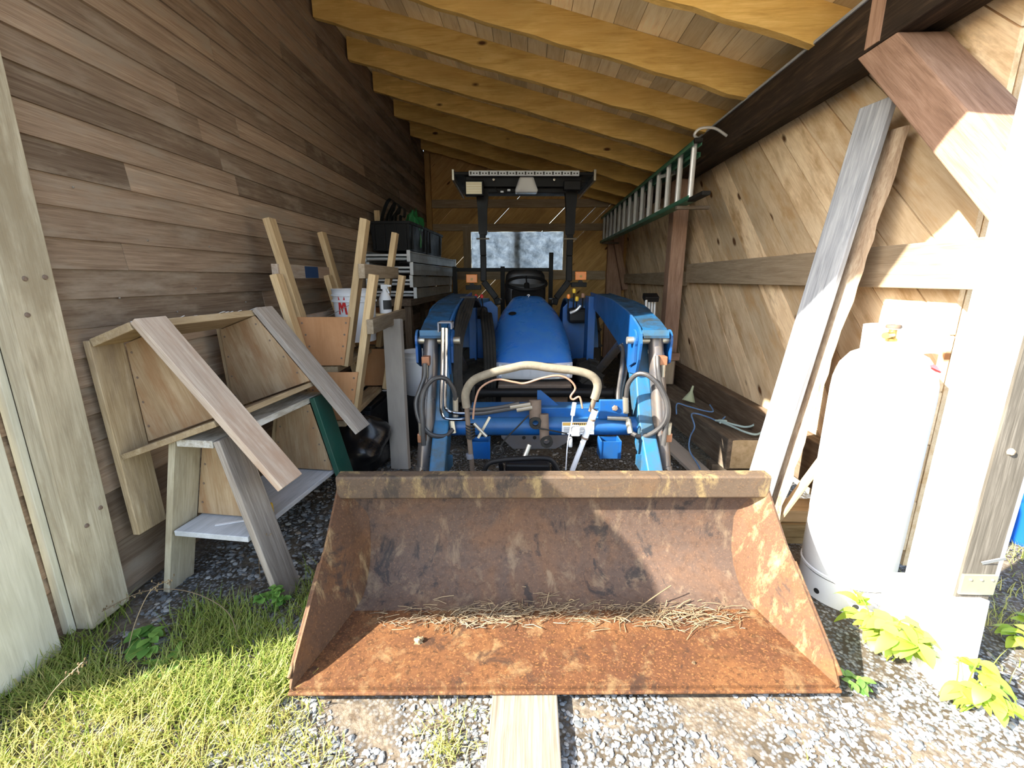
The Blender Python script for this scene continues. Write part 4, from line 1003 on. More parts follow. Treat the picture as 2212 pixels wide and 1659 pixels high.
for q in (((-0.181, 1.100, 0.704), (-0.071, 1.100, 0.722)), ((-0.146, 1.095, 0.690), (-0.062, 1.095, 0.705))):
    m = MB(); m.tube(q, .013, 10); part(m, 'hose_fitting', 'zinc')
hz([(-0.083, 1.060, 0.672), (-0.150, 1.020, 0.613), (-0.199, 1.000, 0.569), (-0.235, 0.990, 0.521)], .004, 'rubber', 'cap_tether')
hz([(-0.038, 1.050, 0.603), (0.035, 1.030, 0.597), (0.120, 1.020, 0.582)], .004, 'rubber', 'cap_tether')
m = MB(); c = V((-0.243, 0.990, 0.501)); m.tube([c + V((.025 * math.cos(q), 0, .025 * math.sin(q))) for q in [i * math.pi / 8 for i in range(16)]], .0055, 8, closed=True); part(m, 'ring_cap', 'rubber')
# hose bundle along left arm and behind
for i in range(5):
    du = .017 * i
    hz([(-.49 + du, 2.45, 1.16), (-.485 + du * .8, 2.0, 1.24), (-.485 + du * .7, 1.62, 1.21 - .014 * i), (-.485 + du * .6, 1.36, 1.15 - .014 * i), (-.485 + du * .5, 1.22, 1.06 - .012 * i), (-.485 + du * .5, 1.17, .92 - .03 * i), (-.475 + du * .5, 1.15, .72)], .0105, 'rubber')
for i in range(4):
    du = .022 * i
    hz([(-.42 + du, 2.7, 1.12 - .02 * i), (-.40 + du, 2.3, 1.10), (-.37 + du, 2.05, .95), (-.36 + du, 1.98, .70), (-.37 + du, 1.96, .45)], .015, 'rubber')
m = MB(); m.span((-.49, 1.60, 1.262), (-.40, 1.64, 1.272)); part(m, 'hose_clip', 'rubber')
# loader towers and subframe
for s in (-1, 1):
    m = MB(); m.span((min(s * .46, s * .52), 2.45, .55), (max(s * .46, s * .52), 2.62, 1.24)); m.span((min(s * .36, s * .52), 2.40, .45), (max(s * .36, s * .52), 2.65, .60)); part(m, 'loader_tower', 'blue', bevel=.006)
    m = MB(); m.tube([(s * .53, 2.40, .60), (s * .585, 1.72, 1.0)], .032, 16); LC = part(m, 'lift_cylinder', 'cyl')
    m = MB(); m.tube([(s * .585, 1.72, 1.0), (s * .60, 1.55, 1.09)], .017, 12); part(m, 'rod', 'chrome', LC)
    m = MB(); m.span((min(s * .25, s * .33), 2.0, .42), (max(s * .25, s * .33), 3.1, .54)); part(m, 'subframe_rail', 'blacksteel')
    m = MB()
    rr = [(q, .50 + .0, ) for q in range(1)]
    m.sheet(lambda a, b, s=s: (s * (.40 + .26 * b), 3.55 + .58 * math.cos(math.pi * (.12 + .80 * (1 - a))), .60 + .56 * math.sin(math.pi * (.12 + .80 * (1 - a)))), 20, 3, .02 * s); part(m, 'fender', 'blue')
    m = MB(); m.prism([(0, 0), (.24, 0), (.26, .50), (.20, .60), (.06, .64), (0, .58)], (s * .29, 2.80, .55), (s, 0, 0), (0, 0, 1), .02); part(m, 'fender_front', 'blue', bevel=.006)
# guard bar, bumper, grille
m = MB(); m.tube([(-.41, 1.72, .625), (.52, 1.72, .625)], .031, 18); part(m, 'guard_bar', 'blacksteel')
m = MB(); m.tube([(.52, 1.705, .625), (.535, 1.705, .625)], .036, 18); part(m, 'guard_bar_flange', 'blacksteel')
m = MB(); m.span((-.25, 1.98, .34), (.25, 2.12, .615)); m.span((-.27, 1.93, .54), (.27, 2.05, .63)); part(m, 'front_frame', 'brownsteel', bevel=.01)
for s in (-1, 1):
    m = MB(); m.bar((s * .43, 1.72, .62), (s * .30, 2.25, .52), .10, .02, (0, 0, 1)); part(m, 'guard_bracket', 'blacksteel')
sk = MB(); sk.prism([(-.245, .35), (-.245, .30), (-.16, .215), (.14, .215), (.245, .28), (.245, .35)], (0, 1.72, 0), (1, 0, 0), (0, 0, 1), -.015); sk = part(sk, 'skid_plate', 'greysteel', bevel=.004)
for u in (-.085, -.01, .07):
    m = MB(); m.lathe([(0, .001), (.013, .001), (.013, 0)], (u, 1.7195, .30), (0, -1, 0), 16); part(m, 'hole', 'ink', sk)
# hood
rings = []
st = [(2.03, .655, .775, .250, .02), (2.055, .66, .800, .285, .03), (2.12, .66, .848, .300, .05), (2.30, .65, .925, .318, .07), (2.55, .64, 1.02, .330, .09), (2.80, .64, 1.10, .330, .10), (3.0, .66, 1.155, .305, .10), (3.12, .70, 1.185, .265, .09), (3.22, .72, 1.215, .235, .07), (3.27, .74, 1.205, .22, .06)]
for v, zb, zt, hw, rd in st:
    ring = []
    n = 28
    for i in range(n + 1):
        q = math.pi * i / n; c, s_ = math.cos(q), math.sin(q)
        ex = .42
        x = hw * (1 if c > 0 else -1) * abs(c) ** ex; zz = zb + (zt - zb) * abs(s_) ** .50
        x *= 1.0 - .10 * (abs(s_) ** 2)
        ring.append(V((x, v, zz)))
    rings.append(ring)
m = MB(); m.loft(rings, closed_ring=False, cap=False)
# nose face above the headlamp
m.loft([[p.copy() for p in rings[0]], [V((p.x * .97, 2.03 + .004, min(p.z, .77))) for p in rings[0]]], closed_ring=False, cap=False)
n0 = len(rings[0]); m.add(rings[-1], [tuple(range(n0))])
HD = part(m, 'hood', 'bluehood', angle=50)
m = MB(); m.lathe([(.0, .006), (.03, .005), (.036, 0)], (-.16, 2.73, 1.083), (-.1, -.32, 1), 18); part(m, 'hood_latch_recess', 'plainblack', HD)
m = MB(); m.tube([(-.012, 3.21, 1.222), (0.004, 3.20, 1.228), (.012, 3.205, 1.222), (.002, 3.195, 1.214), (.0, 3.19, 1.205)], .004, 6, 4); part(m, 'hood_mark', 'white', HD)
HL = MB(); HL.loft([[V((u, 2.045 - .055 * (1 - (u / .29) ** 2) , z)) for u in [(-.285 + .57 * i / 20) for i in range(21)]] for z in (.655, .69, .73, .775)], closed_ring=False, cap=False)
HL = part(HL, 'headlight', 'lens', fix=False)
m = MB()
for i in range(9):
    u = -.24 + .06 * i; m.box((u, 2.045 - .04 * (1 - (u / .29) ** 2), .715), (.05, .006, .09))
part(m, 'reflector', 'decal', HL)
m = MB(); m.span((-.27, 2.05, .58), (.27, 2.2, .66)); part(m, 'grille', 'plainblack', bevel=.006)
m = MB(); m.span((-.26, 2.1, .5), (.26, 3.3, .80)); part(m, 'engine_block', 'blacksteel', bevel=.02)
# console, wheel, seat
m = MB(); m.prism([(3.26, .70), (3.26, 1.20), (3.36, 1.28), (3.46, 1.27), (3.55, .75)], (-.16, 0, 0), (0, 1, 0), (0, 0, 1), .32); part(m, 'dash', 'plainblack', bevel=.02)
ang = RAD(28); cw = V((-.005, 3.52, 1.335)); ax1 = V((1, 0, 0)); ax2 = V((0, math.cos(ang), -math.sin(ang) * -.6)).normalized()
SW = MB(); SW.tube([cw + ax1 * .205 * math.cos(q) + ax2 * .205 * math.sin(q) for q in [i * math.pi / 16 for i in range(32)]], .016, 10, closed=True); SW = part(SW, 'steering_wheel', 'plainblack')
for q in (-.3, 1.57, 3.44):
    m = MB(); m.bar(tuple(cw + V((0, -.01, -.03))), tuple(cw + ax1 * .20 * math.cos(q) + ax2 * .20 * math.sin(q)), .03, .012, (0, 0, 1))
    part(m, 'spoke', 'plainblack', SW)
m = MB(); m.tube([cw + V((0, -.14, -.16)), cw + V((0, 0, -.01))], .028, 12); part(m, 'column', 'plainblack', SW)
rings = []
for z, w, d0, d1 in ((.98, .22, 3.95, 4.10), (1.15, .25, 4.0, 4.13), (1.32, .25, 4.03, 4.14), (1.42, .235, 4.05, 4.14), (1.465, .20, 4.06, 4.13), (1.48, .15, 4.07, 4.12)):
    rings.append([V((w * math.cos(q) * (1 if abs(math.cos(q)) < .7 else .95), (d0 + d1) / 2 + (d1 - d0) / 2 * math.sin(q), z)) for q in [2 * math.pi * i / 24 for i in range(24)]])
m = MB(); m.loft(rings); SE = part(m, 'seat', 'bag')
m = MB(); m.span((-.24, 3.68, .92), (.24, 4.05, 1.02)); part(m, 'seat_cushion', 'bag', SE, bevel=.03)
for u in (-.30, .30):
    m = MB(); m.span((u - .03, 3.75, 1.10), (u + .03, 4.05, 1.16)); part(m, 'armrest', 'bag', SE, bevel=.015)
# ROPS, canopy
RB = MB()
pth = [(-.31, 3.78, 1.10), (-.33, 3.78, 1.17), (-.47, 3.80, 1.35), (-.47, 3.82, 1.62), (-.475, 3.84, 1.86)]
RB.span((-.50, 3.80, 2.26), (.50, 3.90, 2.37)); RB = part(RB, 'roll_bar', 'blacksteel', bevel=.008)
for s in (-1, 1):
    m = MB()
    for (a, b) in zip(pth[:-1], pth[1:]): m.bar((-s * a[0], a[1], a[2]), (-s * b[0], b[1], b[2]), .06, .065, (0, 1, 0))
    part(m, 'lower_leg', 'blacksteel', RB, bevel=.008)
for s in (-1, 1):
    m = MB(); m.loft([[V((s * (.472 + dx * w), 3.84 + dy * .045, z)) for dx, dy in ((-1, -1), (1, -1), (1, 1), (-1, 1))] for z, w in ((1.84, .036), (1.86, .045), (2.1, .05), (2.25, .065), (2.40, .085))], smooth=False); part(m, 'upper_leg', 'blacksteel', RB)
    m = MB(); m.tube([(s * .472 - .07, 3.81, 1.80), (s * .472 + .07, 3.81, 1.80)], .009, 8); part(m, 'lock_pin', 'zinc', RB)
CN = MB(); zc = 2.405; v0, v1 = 3.66, 4.70; uc = -.035
CN.add([(uc - .72, v0, zc), (uc + .72, v0, zc), (uc + .72, v1, zc), (uc - .72, v1, zc), (uc - .72, v0, zc + .03), (uc + .72, v0, zc + .03), (uc + .72, v1, zc + .03), (uc - .72, v1, zc + .03)], MB.BOXF[:0] + [(0, 3, 2, 1), (4, 5, 6, 7), (0, 1, 5, 4), (1, 2, 6, 5), (2, 3, 7, 6), (3, 0, 4, 7)])
CN.span((uc - .60, v0 + .06, zc - .10), (uc + .60, v0 + .60, zc + .0))
CN = part(CN, 'canopy', 'blacksteel', bevel=.006)
m = MB(); m.span((uc - .56, v0 - .02, zc - .012), (uc + .56, v0 + .004, zc + .038)); FR = part(m, 'front_rail', 'decal', CN, bevel=.003)
m = MB()
for i in range(36):
    u = uc - .54 + i * .0308; hh = .008 if i % 3 else .014
    m.span((u - .008, v0 - .0215, zc + .013 - hh), (u + .008, v0 - .0195, zc + .013 + hh * (1 if i % 3 == 0 else .6)))
part(m, 'slots', 'ink', FR)
for s in (-1, 1):
    m = MB(); m.span((uc + s * .72 - .012, v0 - .02, zc - .055), (uc + s * .72 + .012, v1, zc + .05)); part(m, 'side_rail', 'zinc', CN, bevel=.003)
    m = MB(); m.lathe([(0, .012), (.012, .01), (.014, 0)], (uc + s * .31, v0 + .02, zc - .04), (0, -1, 0), 10); part(m, 'bolt', 'zinc', CN)
WL = MB(); WL.span((-.64, v0 - .05, zc - .205), (-.445, v0 + .03, zc - .055)); WL = part(WL, 'work_light', 'plainblack', CN, bevel=.012)
m = MB(); m.span((-.622, v0 - .054, zc - .19), (-.463, v0 - .049, zc - .075)); LN = part(m, 'lens', 'lamplens', WL, bevel=.004)
m = MB()
for i in range(7): m.span((-.618, v0 - .056, zc - .182 + i * .0155), (-.467, v0 - .0535, zc - .1785 + i * .0155))
part(m, 'lens_ribs', 'decalgold', LN)
m = MB(); m.prism([(-.075, .055), (.065, .055), (.115, -.075), (.10, -.095), (-.115, -.095), (-.125, -.075)], (uc + .03, v0 - .02, zc - .075), (1, 0, 0), (0, 0, 1), -.10); ML = part(m, 'center_light', 'lens', CN, bevel=.01)
m = MB(); m.prism([(-.06, .045), (.05, .045), (.095, -.075), (-.10, -.075)], (uc + .03, v0 + .03, zc - .075), (1, 0, 0), (0, 0, 1), .005); part(m, 'reflector', 'zinc', ML)
m = MB(); m.span((.37, v0 - .03, zc - .145), (.545, v0 + .05, zc - .055)); part(m, 'work_light', 'plainblack', CN, bevel=.01)
hz([(-.33, v0 + .02, zc - .12), (-.28, v0 - .0, zc - .17), (-.2, v0 + .01, zc - .145), (-.13, v0 + .03, zc - .15), (-.02, v0 + .02, zc - .14)], .008, 'rubber', 'wiring', parent=CN)
for p, q in (((-.26, v0 - .005, zc - .16), (.03, .02, .016)), ((-.19, v0, zc - .145), (.03, .02, .02))):
    m = MB(); m.box(p, q); part(m, 'wire_connector', 'decal', CN)
# turn signals
for s in (-1, 1):
    zz = 1.375 if s < 0 else 1.405
    m = MB(); m.span((min(s * .50, s * .67), 3.80, zz - .115), (max(s * .50, s * .67), 3.86, zz - .065)); TS = part(m, 'signal_bracket', 'blacksteel', bevel=.004)
    m = MB(); m.span((s * .60 - .062, 3.79, zz - .040), (s * .60 + .062, 3.84, zz + .052)); L2 = part(m, 'signal_lens', 'orange', TS, bevel=.006)
    m = MB(); m.prism([(-.028, -.066), (.028, -.066), (.015, -.036), (-.015, -.036)], (s * .60, 3.80, zz), (1, 0, 0), (0, 0, 1), -.03); part(m, 'signal_foot', 'plainblack', TS)
    m = MB(); m.span((s * .60 - .012, 3.788, zz - .012), (s * .60 + .012, 3.7905, zz + .012)); part(m, 'signal_bulb', 'decalgold', TS)
# levers
for (pp, mat, dv) in (((0.381, 2.750, 1.258), 'yellow', .02), ((0.330, 2.720, 1.211), 'orange', 0), ((0.400, 2.700, 1.192), 'yellow', 0), ((0.460, 2.750, 1.218), 'rustywire', .02)):
    p = V(pp); m = MB(); m.tube([p + V((.0, .02, -.13)), p], .006, 8); LV = part(m, 'lever', 'plainblack')
    m = MB(); m.lathe([(0, -.005), (.014, 0), (.017, .02), (.013, .036), (0, .04)], tuple(p), (0, 0, 1), 14); part(m, 'knob', mat, LV)
m = MB(); m.span((.33, 2.65, 1.00), (.50, 2.90, 1.13)); part(m, 'lever_console', 'plainblack', bevel=.03)
hz([(0.336, 2.620, 1.095), (0.384, 2.600, 1.120), (0.418, 2.600, 1.158)], .012, 'alu', 'joystick')
m = MB(); m.span((-.50, 2.75, 1.03), (-.38, 2.95, 1.14)); part(m, 'left_console', 'plainblack', bevel=.03)
for u in (-.47, -.42):
    m = MB(); m.tube([(u, 2.8, 1.12), (u - .01, 2.78, 1.22)], .006, 8); LV = part(m, 'lever', 'plainblack')
    m = MB(); m.lathe([(0, -.005), (.014, 0), (.016, .02), (0, .035)], (u - .01, 2.78, 1.215), (0, 0, 1), 12); part(m, 'knob', 'red', LV)
# wheels and axle
m = MB(); m.tube([(-.55, 2.45, .36), (.55, 2.45, .36)], .07, 14); m.span((-.50, 2.36, .30), (-.38, 2.54, .50)); m.span((.38, 2.36, .30), (.50, 2.54, .50)); part(m, 'front_axle', 'blue', bevel=.01)
def wheel(u, v, R_, w, name):
    m = MB(); m.lathe([(R_ * .55, -w / 2), (R_ * .88, -w / 2), (R_ * .97, -w * .42), (R_, -w * .3), (R_, w * .3), (R_ * .97, w * .42), (R_ * .88, w / 2), (R_ * .55, w / 2), (R_ * .55, -w / 2)], (u, v, R_), (1, 0, 0), 40)
    for i in range(22):
        for s in (-1, 1):
            q = 2 * math.pi * (i + (.5 if s > 0 else 0)) / 22
            a = V((u + s * w * .06, v + R_ * math.cos(q), R_ + R_ * math.sin(q))); b = V((u + s * w * .46, v + R_ * .985 * math.cos(q + .16), R_ + R_ * .985 * math.sin(q + .16)))
            m.bar(a, b, .035, .03, (0, -math.sin(q), math.cos(q)))
    m = part(m, name, 'rubber')
    r = MB(); r.lathe([(0, -.02), (R_ * .3, -.02), (R_ * .5, -w * .3), (R_ * .56, -w * .35), (R_ * .56, w * .35), (R_ * .5, w * .3), (R_ * .3, .02), (0, .02)], (u, v, R_), (1, 0, 0), 30); part(r, 'rim', 'decal', m)
for s in (-1, 1):
    wheel(s * .46, 2.42, .36, .20, 'front_wheel'); wheel(s * .58, 3.62, .58, .28, 'rear_wheel')
m = MB(); m.span((-.22, 3.2, .40), (.22, 4.3, .90)); part(m, 'rear_body', 'blacksteel', bevel=.03)
m = MB(); m.span((-.42, 3.05, .70), (.42, 3.75, .74)); part(m, 'floor_board', 'blacksteel', bevel=.006)

# ------------------------------------------------------------------ walk-behind mower handle standing between bucket and tractor
HM = thing('push_mower', 'push mower with tan foam grip parked between the bucket and the tractor', 'mower', (.02, 2.05, 0))
def hp(px): return V(px) - V((.02, 2.05, 0))
gp = [hp(q) for q in ((-0.297, 2.080, 0.761), (-0.300, 2.080, 0.832), (-0.262, 2.080, 0.897), (-0.176, 2.080, 0.935), (-0.086, 2.080, 0.958), (0.003, 2.080, 0.975), (0.115, 2.080, 0.962), (0.248, 2.080, 0.947), (0.318, 2.080, 0.920), (0.342, 2.080, 0.875), (0.329, 2.080, 0.810))]
m = MB(); m.tube(gp, .0205, 14, 6); m.build('foam_grip', M['foam'], HM)
m = MB(); m.tube([gp[0] + V((0, 0, .01)), hp((-0.293, 2.100, 0.633)), hp((-0.278, 2.120, 0.370)), hp((-0.276, 2.160, 0.311)) + V((0, .05, -.3))], .0125, 12); m.build('handle_tube', M['brownsteel'], HM)
m = MB(); m.tube([gp[-1], hp((0.317, 2.100, 0.742))], .0125, 12); m.build('handle_tube', M['brownsteel'], HM)
tp = hp((0.336, 2.080, 0.753)); bt_ = hp((0.242, 2.120, 0.425)); dd = (bt_ - tp)
m = MB(); m.tube([tp, tp + dd * .45], .0165, 14); m.tube([tp + dd * .43, bt_, bt_ + dd * .6], .0135, 14); lt = m.build('lower_tube', M['white'], HM)
for f in (.13, .44): MB().tube([tp + dd * f, tp + dd * (f + .03)], .0185, 14).build('clamp_band', M['rustnail'], lt)
MB().lathe([(0, .0), (.012, .0)], tuple(tp - dd * .006), tuple(-dd), 12).build('open_end', M['ink'], lt)
m = MB(); m.tube([hp(q) for q in ((-0.265, 2.070, 0.704), (-0.254, 2.070, 0.788), (-0.225, 2.070, 0.863), (-0.148, 2.070, 0.905), (-0.063, 2.070, 0.894), (-0.012, 2.070, 0.888), (0.070, 2.060, 0.916), (0.147, 2.060, 0.930), (0.203, 2.060, 0.910), (0.233, 2.060, 0.869), (0.212, 2.060, 0.828), (0.224, 2.060, 0.812), (0.255, 2.060, 0.824), (0.270, 2.060, 0.768))], .005, 8, 5); m.build('bail_wire', M['rustywire'], HM)
m = MB(); m.tube([hp((0.230, 2.050, 0.798)), hp((0.223, 2.050, 0.735))], .010, 12); CA = m.build('cable_end', M['white'], HM)
MB().tube([hp((0.223, 2.050, 0.740)), hp((0.218, 2.050, 0.681)), hp((0.204, 2.060, 0.581)), hp((0.203, 2.100, 0.426))], .003, 8, 4).build('cable', M['white'], CA)
m = MB(); m.box(tuple(hp((0.242, 2.070, 0.650))), (.045, .04, .05)); m.build('throttle_block', M['greyboard'], HM, bevel=.006)
m = MB(); m.box(tuple(hp((0.218, 2.070, 0.589))), (.02, .03, .05)); m.build('latch', M['greyboard'], HM, bevel=.006)
m = MB()
for i in range(5):
    c = hp((-0.283, 2.100, 0.663)) - V((0, 0, .016 * i)); m.tube([c + V((.021 * math.cos(q), .021 * math.sin(q), .004 * math.cos(2 * q))) for q in [j * math.pi / 6 for j in range(12)]], .005, 6, closed=True)
m.build('tie_wrap', M['rubber'], HM)
MB().tube([hp((-0.293, 2.110, 0.504)), hp((-0.289, 2.110, 0.478))], .019, 12).build('clamp_band', M['greysteel'], HM)
MB().tube([hp((-0.259, 2.060, 0.684)), hp((-0.196, 2.040, 0.624))], .008, 10).build('fold_pin', M['zinc'], HM)
m = MB(); m.bar(tuple(hp((-0.186, 2.120, 0.701))), tuple(hp((-0.245, 2.100, 0.596))), .03, .012, (0, 1, 0)); m.build('pocket_tab', M['zinc'], HM)
m = MB(); m.tube([hp(q) for q in ((-0.221, 2.000, 0.391), (-0.202, 2.000, 0.473), (-0.160, 2.000, 0.510), (-0.038, 2.000, 0.526), (0.093, 2.000, 0.531), (0.133, 2.000, 0.507), (0.157, 2.000, 0.454), (0.172, 2.000, 0.397))], .0125, 12, 5); m.build('rear_hoop', M['blacksteel'], HM)
m = MB(); m.span((-.125, .0, .42), (.10, .10, .475)); m.build('rear_bag_flap', M['plainblack'], HM, bevel=.012)
m = MB(); m.span((-.25, .0, .10), (.27, .45, .24)); m.build('deck', M['blacksteel'], HM, bevel=.03)
for s in (-1, 1):
    for y in (.03, .42): MB().lathe([(0, -.02), (.09, -.02), (.10, -.012), (.10, .012), (.09, .02), (0, .02)], (.01 + s * .29, y, .10), (1, 0, 0), 20).build('wheel', M['rubber'], HM)
m = MB(); m.tube([(-.03, .02, .50), (-.005, .05, .56)], .012, 10); m.build('height_lever', M['zinc'], HM)
for a, b in (((-.12, .03, .20), (-.15, .02, .47)), ((.12, .03, .20), (.12, .02, .46))): MB().tube([a, b], .012, 10).build('hoop_stay', M['blacksteel'], HM)

# ------------------------------------------------------------------ stones, grass, plants, twigs
def ico():
    t = (1 + 5 ** .5) / 2
    v = [(-1, t, 0), (1, t, 0), (-1, -t, 0), (1, -t, 0), (0, -1, t), (0, 1, t), (0, -1, -t), (0, 1, -t), (t, 0, -1), (t, 0, 1), (-t, 0, -1), (-t, 0, 1)]
    f = [(0, 11, 5), (0, 5, 1), (0, 1, 7), (0, 7, 10), (0, 10, 11), (1, 5, 9), (5, 11, 4), (11, 10, 2), (10, 7, 6), (7, 1, 8), (3, 9, 4), (3, 4, 2), (3, 2, 6), (3, 6, 8), (3, 8, 9), (4, 9, 5), (2, 4, 11), (6, 2, 10), (8, 6, 7), (9, 8, 1)]
    return [V(p).normalized() for p in v], f
IV, IF = ico()
def stones(m, n, x0, x1, y0, y1, s0, s1, keep=None):
    for _ in range(n):
        x, y = random.uniform(x0, x1), random.uniform(y0, y1)
        if keep and not keep(x, y): continue
        s = random.uniform(s0, s1) * random.uniform(.6, 1.25)
        R = Matrix.Rotation(random.uniform(0, 6.28), 3, 'Z') @ Matrix.Rotation(random.uniform(-.5, .5), 3, 'X')
        ax = (s * random.uniform(.8, 1.3), s * random.uniform(.55, .95), s * random.uniform(.2, .42))
        vs = [R @ V((p.x * ax[0] * random.uniform(.82, 1.12), p.y * ax[1] * random.uniform(.82, 1.12), p.z * ax[2])) + V((x, y, ax[2] * .5)) for p in IV]
        m.add(vs, IF)
def patch(x, y, f=1.0, s=0):
    return math.sin(x * 5.1 * f + 1.3 + s) * math.sin(y * 6.3 * f + .4 + s) + .6 * math.sin(x * 11 * f + y * 9 * f + s)
random.seed(77)
m = MB()
stones(m, 10500, -.85, 2.5, .42, 1.30, .005, .0135, lambda x, y: patch(x, y) > -.95)
stones(m, 700, 1.3, 2.6, 1.0, 1.6, .006, .014)
stones(m, 600, -.95, -.70, .95, 1.6, .007, .014)
tag(m.build('gravel', M['stone'], fix=False), 'grey crushed stone on the sunny ground before the bucket', 'gravel', kind='stuff')
m = MB()
stones(m, 3200, -1.62, -.55, 1.35, 3.4, .008, .017, lambda x, y: y > 1.75 or patch(x, y) > -.1)
stones(m, 1400, -.55, 1.3, 1.95, 3.6, .007, .015)
tag(m.build('gravel', M['stone'], fix=False), 'grey crushed stone in the shade inside the shed', 'gravel', kind='stuff')

def blade(m, x, y, h, lean, az, w=.0022, z0=0, tone=None, seg=3):
    d = V((math.cos(az), math.sin(az), 0)); sd = V((-d.y, d.x, 0))
    vs = []
    for i in range(seg + 1):
        f = i / seg; ww = w * (1 - f) ** .7 + .0002
        c = V((x, y, z0)) + d * lean * f ** 1.8 + V((0, 0, h * (f - .28 * f * f * min(1, lean / max(h, .01)))))
        vs += [c - sd * ww, c + sd * ww]
    m.add(vs, [(2 * i, 2 * i + 1, 2 * i + 3, 2 * i + 2) for i in range(seg)], None, tone)
def tufts(m, n, x0, x1, y0, y1, h0, h1, per, keep=None, spread=.03, tones=(0, 1), w=.0022):
    for _ in range(n):
        x, y = random.uniform(x0, x1), random.uniform(y0, y1)
        if keep and not keep(x, y): continue
        for _ in range(per):
            h = random.uniform(h0, h1)
            blade(m, x + random.gauss(0, spread), y + random.gauss(0, spread), h, h * random.uniform(.2, 1.2), random.uniform(0, 6.28), w * random.uniform(.7, 1.3), 0, random.uniform(*tones))
random.seed(5)
m = MB()
tufts(m, 1050, -2.6, -.72, .35, 1.22, .03, .095, 16, lambda x, y: x < -.85 + .25 * (1.2 - y) + .15 * patch(x, y), .035, (.1, 1))
tufts(m, 230, -.95, -.20, .5, 1.15, .025, .06, 12, lambda x, y: patch(x, y) > -.3, .03, (.3, 1))
tag(m.build('grass', M['grass'], fix=False), 'sunlit long grass on the left in front of the pale board', 'grass', kind='stuff')
m = MB()
tufts(m, 430, -1.75, -.80, 1.10, 1.56, .03, .11, 11, lambda x, y: patch(x, y, 1, 2) > -.7 and y < 1.5 - .35 * (x + 1.1), .03, (0, .5))  # tones kept at the dark end, shade put into the grass colour
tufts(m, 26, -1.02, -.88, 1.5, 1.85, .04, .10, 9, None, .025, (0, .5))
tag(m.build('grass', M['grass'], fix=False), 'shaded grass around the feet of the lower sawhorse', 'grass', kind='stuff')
m = MB()
tufts(m, 130, -.35, 2.4, .45, 1.12, .02, .05, 10, lambda x, y: patch(x, y, 1, 1) > .55, .035, (.2, 1))
tag(m.build('grass', M['grass'], fix=False), 'short grass tufts in the gravel before the bucket', 'grass', kind='stuff')
m = MB()
tufts(m, 150, 1.72, 2.9, 1.15, 2.1, .03, .10, 11, lambda x, y: patch(x, y, 1, 4) > -.2, .04, (.2, 1))
tag(m.build('grass', M['grass'], fix=False), 'grass outside to the right of the white post', 'grass', kind='stuff')
# tall seed stalks
def stalk(pts, seeds, lab):
    t = thing('grass_stalk', lab, 'grass stalk', pts[0])
    o = V(pts[0]); pp = catmull([V(p) - o for p in pts], 8)
    m = MB(); m.tube(pp, .0016, 6); m.build('stem', M['dryleaf'], t)
    m = MB()
    for i in range(seeds):
        p = pp[-1 - int(i * .35 * len(pp) / max(seeds, 1))]; c = p + V((random.gauss(0, .008), random.gauss(0, .008), random.gauss(0, .008)))
        m.tube([p, c], .0007, 4); m.tube([c, c + V((.002, .0, .007))], .0022, 5)
    m.build('seed_head', M['dryleaf'], t)
random.seed(8)
stalk([(-1.10, 1.38, 0), (-1.16, 1.42, .12), (-1.32, 1.44, .19), (-1.48, 1.42, .20), (-1.62, 1.38, .14)], 16, 'long arching dry grass stalk in front of the rough corner post')
stalk([(-1.48, 1.30, 0), (-1.46, 1.34, .12), (-1.43, 1.40, .22), (-1.38, 1.44, .24)], 14, 'dry grass stalk with seeds by the left sawhorse foot')
stalk([(-1.22, 1.72, 0), (-1.20, 1.70, .14), (-1.16, 1.68, .25), (-1.12, 1.66, .30)], 18, 'pale seeding grass stalk under the lower sawhorse')
stalk([(-1.55, 1.05, 0), (-1.50, 1.08, .10), (-1.42, 1.12, .18)], 14, 'seeding grass stalk in the sunny grass at the left')
# leafy plants
def leaf(m, p, d, L, w, droop, tone=None):
    d = V(d); d.z = 0; d.normalize(); s = V((-d.y, d.x, 0)); vs = []; n = 6
    for i in range(n + 1):
        f = i / n; ww = w * math.sin(math.pi * min(1, f * .93 + .05)) ** .8
        c = V(p) + d * L * f * (1 - .2 * droop * f) + V((0, 0, L * (.25 * f - droop * f * f)))
        vs += [c - s * ww + V((0, 0, ww * .3)), c, c + s * ww + V((0, 0, ww * .3))]
    fs = []
    for i in range(n): a = i * 3; fs += [(a, a + 1, a + 4, a + 3), (a + 1, a + 2, a + 5, a + 4)]
    m.add(vs, fs, None, tone, True)
def leafy(name, lab, loc, n, rad, h, L, w, mat, seed, droop=.6):
    random.seed(seed); t = thing(name, lab, 'plant', loc)
    st = MB(); lf = MB()
    for i in range(n):
        q = random.uniform(0, 6.28); r = rad * random.uniform(.2, 1); hh = h * random.uniform(.45, 1)
        tip = V((r * math.cos(q), r * math.sin(q), hh)); b = V((tip.x * .25, tip.y * .25, 0))
        st.tube([b, b.lerp(tip, .6) + V((0, 0, hh * .15)), tip], .0022, 5)
        for k_ in range(random.randint(4, 6)):
            qa = q + random.uniform(-2.2, 2.2)
            leaf(lf, tip + V((0, 0, random.uniform(-.25, 0) * hh)), (math.cos(qa), math.sin(qa), 0), L * random.uniform(.6, 1.15), w * random.uniform(.7, 1.15), droop * random.uniform(.5, 1.3))
    st.build('stem', mat, t); lf.build('leaves', mat, t, fix=False)
    return t
leafy('leafy_weed', 'bright green leafy weed growing between the gas cylinder and the white post foot', (1.36, 1.42, 0), 15, .13, .20, .095, .024, M['leaf'], 4)
leafy('leafy_weed', 'bright green leafy weed against the front of the white post foot', (1.43, 1.22, 0), 9, .08, .17, .085, .022, M['leaf'], 6)
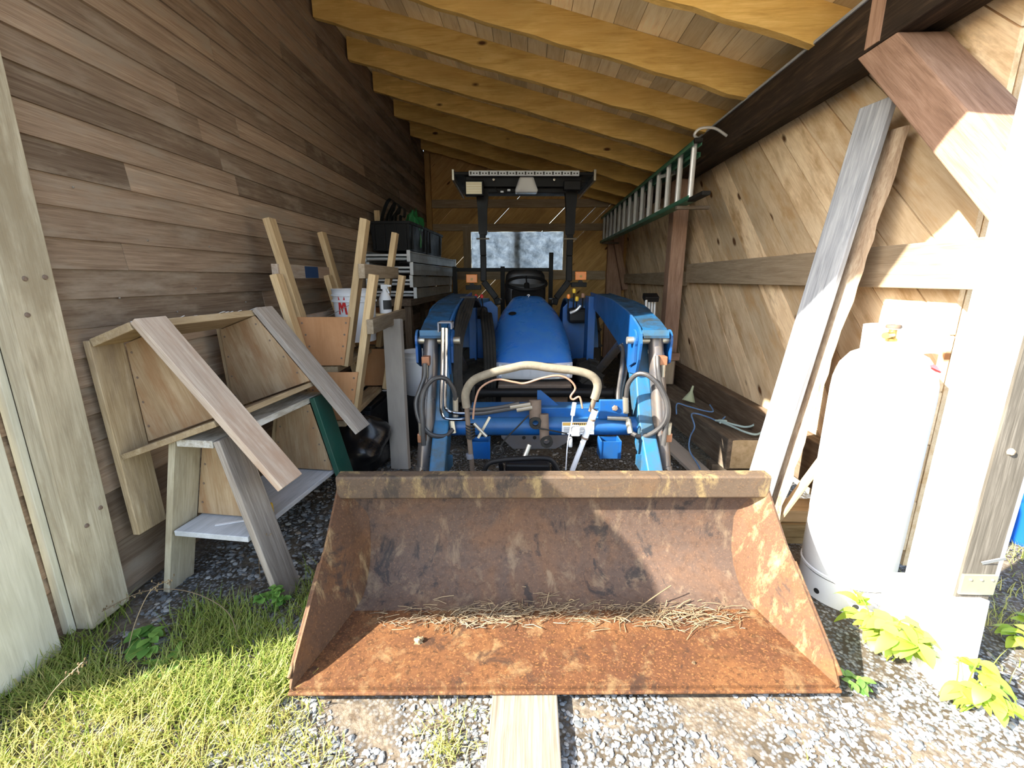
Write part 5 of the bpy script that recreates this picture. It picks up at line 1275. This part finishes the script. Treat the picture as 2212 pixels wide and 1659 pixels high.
leafy('leafy_weed', 'small round leaved weed at the right foot of the lower sawhorse', (-1.07, 1.56, 0), 9, .05, .13, .035, .014, M['leafdark'], 9, .3)
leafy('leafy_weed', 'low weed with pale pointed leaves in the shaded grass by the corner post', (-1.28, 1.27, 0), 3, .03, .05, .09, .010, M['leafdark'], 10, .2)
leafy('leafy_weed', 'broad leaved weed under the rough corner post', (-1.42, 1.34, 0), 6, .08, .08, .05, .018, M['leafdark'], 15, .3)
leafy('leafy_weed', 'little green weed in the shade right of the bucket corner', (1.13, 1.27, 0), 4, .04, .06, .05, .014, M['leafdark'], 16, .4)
leafy('leafy_weed', 'yellow green weed in the sunny gravel at the right edge', (1.95, 1.45, 0), 7, .10, .12, .07, .02, M['leaf'], 17)
# twigs in the bucket
random.seed(31)
m = MB(); ca, sa = math.cos(RAD(2.3)), math.sin(RAD(2.3))
def inb(u, v, z): return V((.136 + u * ca - v * sa, 1.187 + u * sa + v * ca, z))
for i in range(900):
    u = random.choice((random.uniform(-.72, .74), random.gauss(-.28, .14), random.gauss(.46, .12), random.gauss(.05, .18)))
    u = max(-.76, min(.76, u))
    v = random.gauss(.345 - .05 * abs(math.sin(u * 3)), .035)
    q = random.gauss(0, .8); l = random.uniform(.02, .10)
    z = .072 + abs(random.gauss(0, .008)) + (.0 if v < .4 else (v - .4) * .35)
    a = inb(u - l / 2 * math.cos(q), v - l / 2 * math.sin(q) * .7, z); b = inb(u + l / 2 * math.cos(q), v + l / 2 * math.sin(q) * .7, z + random.uniform(0, .018))
    c = a.lerp(b, .5) + V((0, random.uniform(-.006, .006), random.uniform(0, .008)))
    m.tube([a, c, b], random.uniform(.0006, .0018), 5)
tag(m.build('dry_twigs', M['dryleaf']), 'dry twigs and stems lying in the bucket', 'twigs', kind='stuff')
t = tag(MB().tube([inb(.24, .26, .078), inb(.31, .30, .10), inb(.38, .33, .13), inb(.47, .36, .17)], .0025, 6, 4).build('stick', M['dryleaf']), 'long dry stick rising from the twigs at the right of the bucket', 'stick')
tag(lump('leaf_clump', M['dryleaf'], (0, 0, .012), (.016, .012, .02), 2, tuple(inb(-.52, .18, .063)), 8, .4), 'curled dry leaf on the bucket floor at the left', 'leaf')
tag(lump('leaf_clump', M['dryleaf'], (0, 0, .006), (.009, .007, .01), 4, tuple(inb(.46, .085, .061)), 8, .4), 'small dry seed head on the bucket floor near the lip', 'seed head')
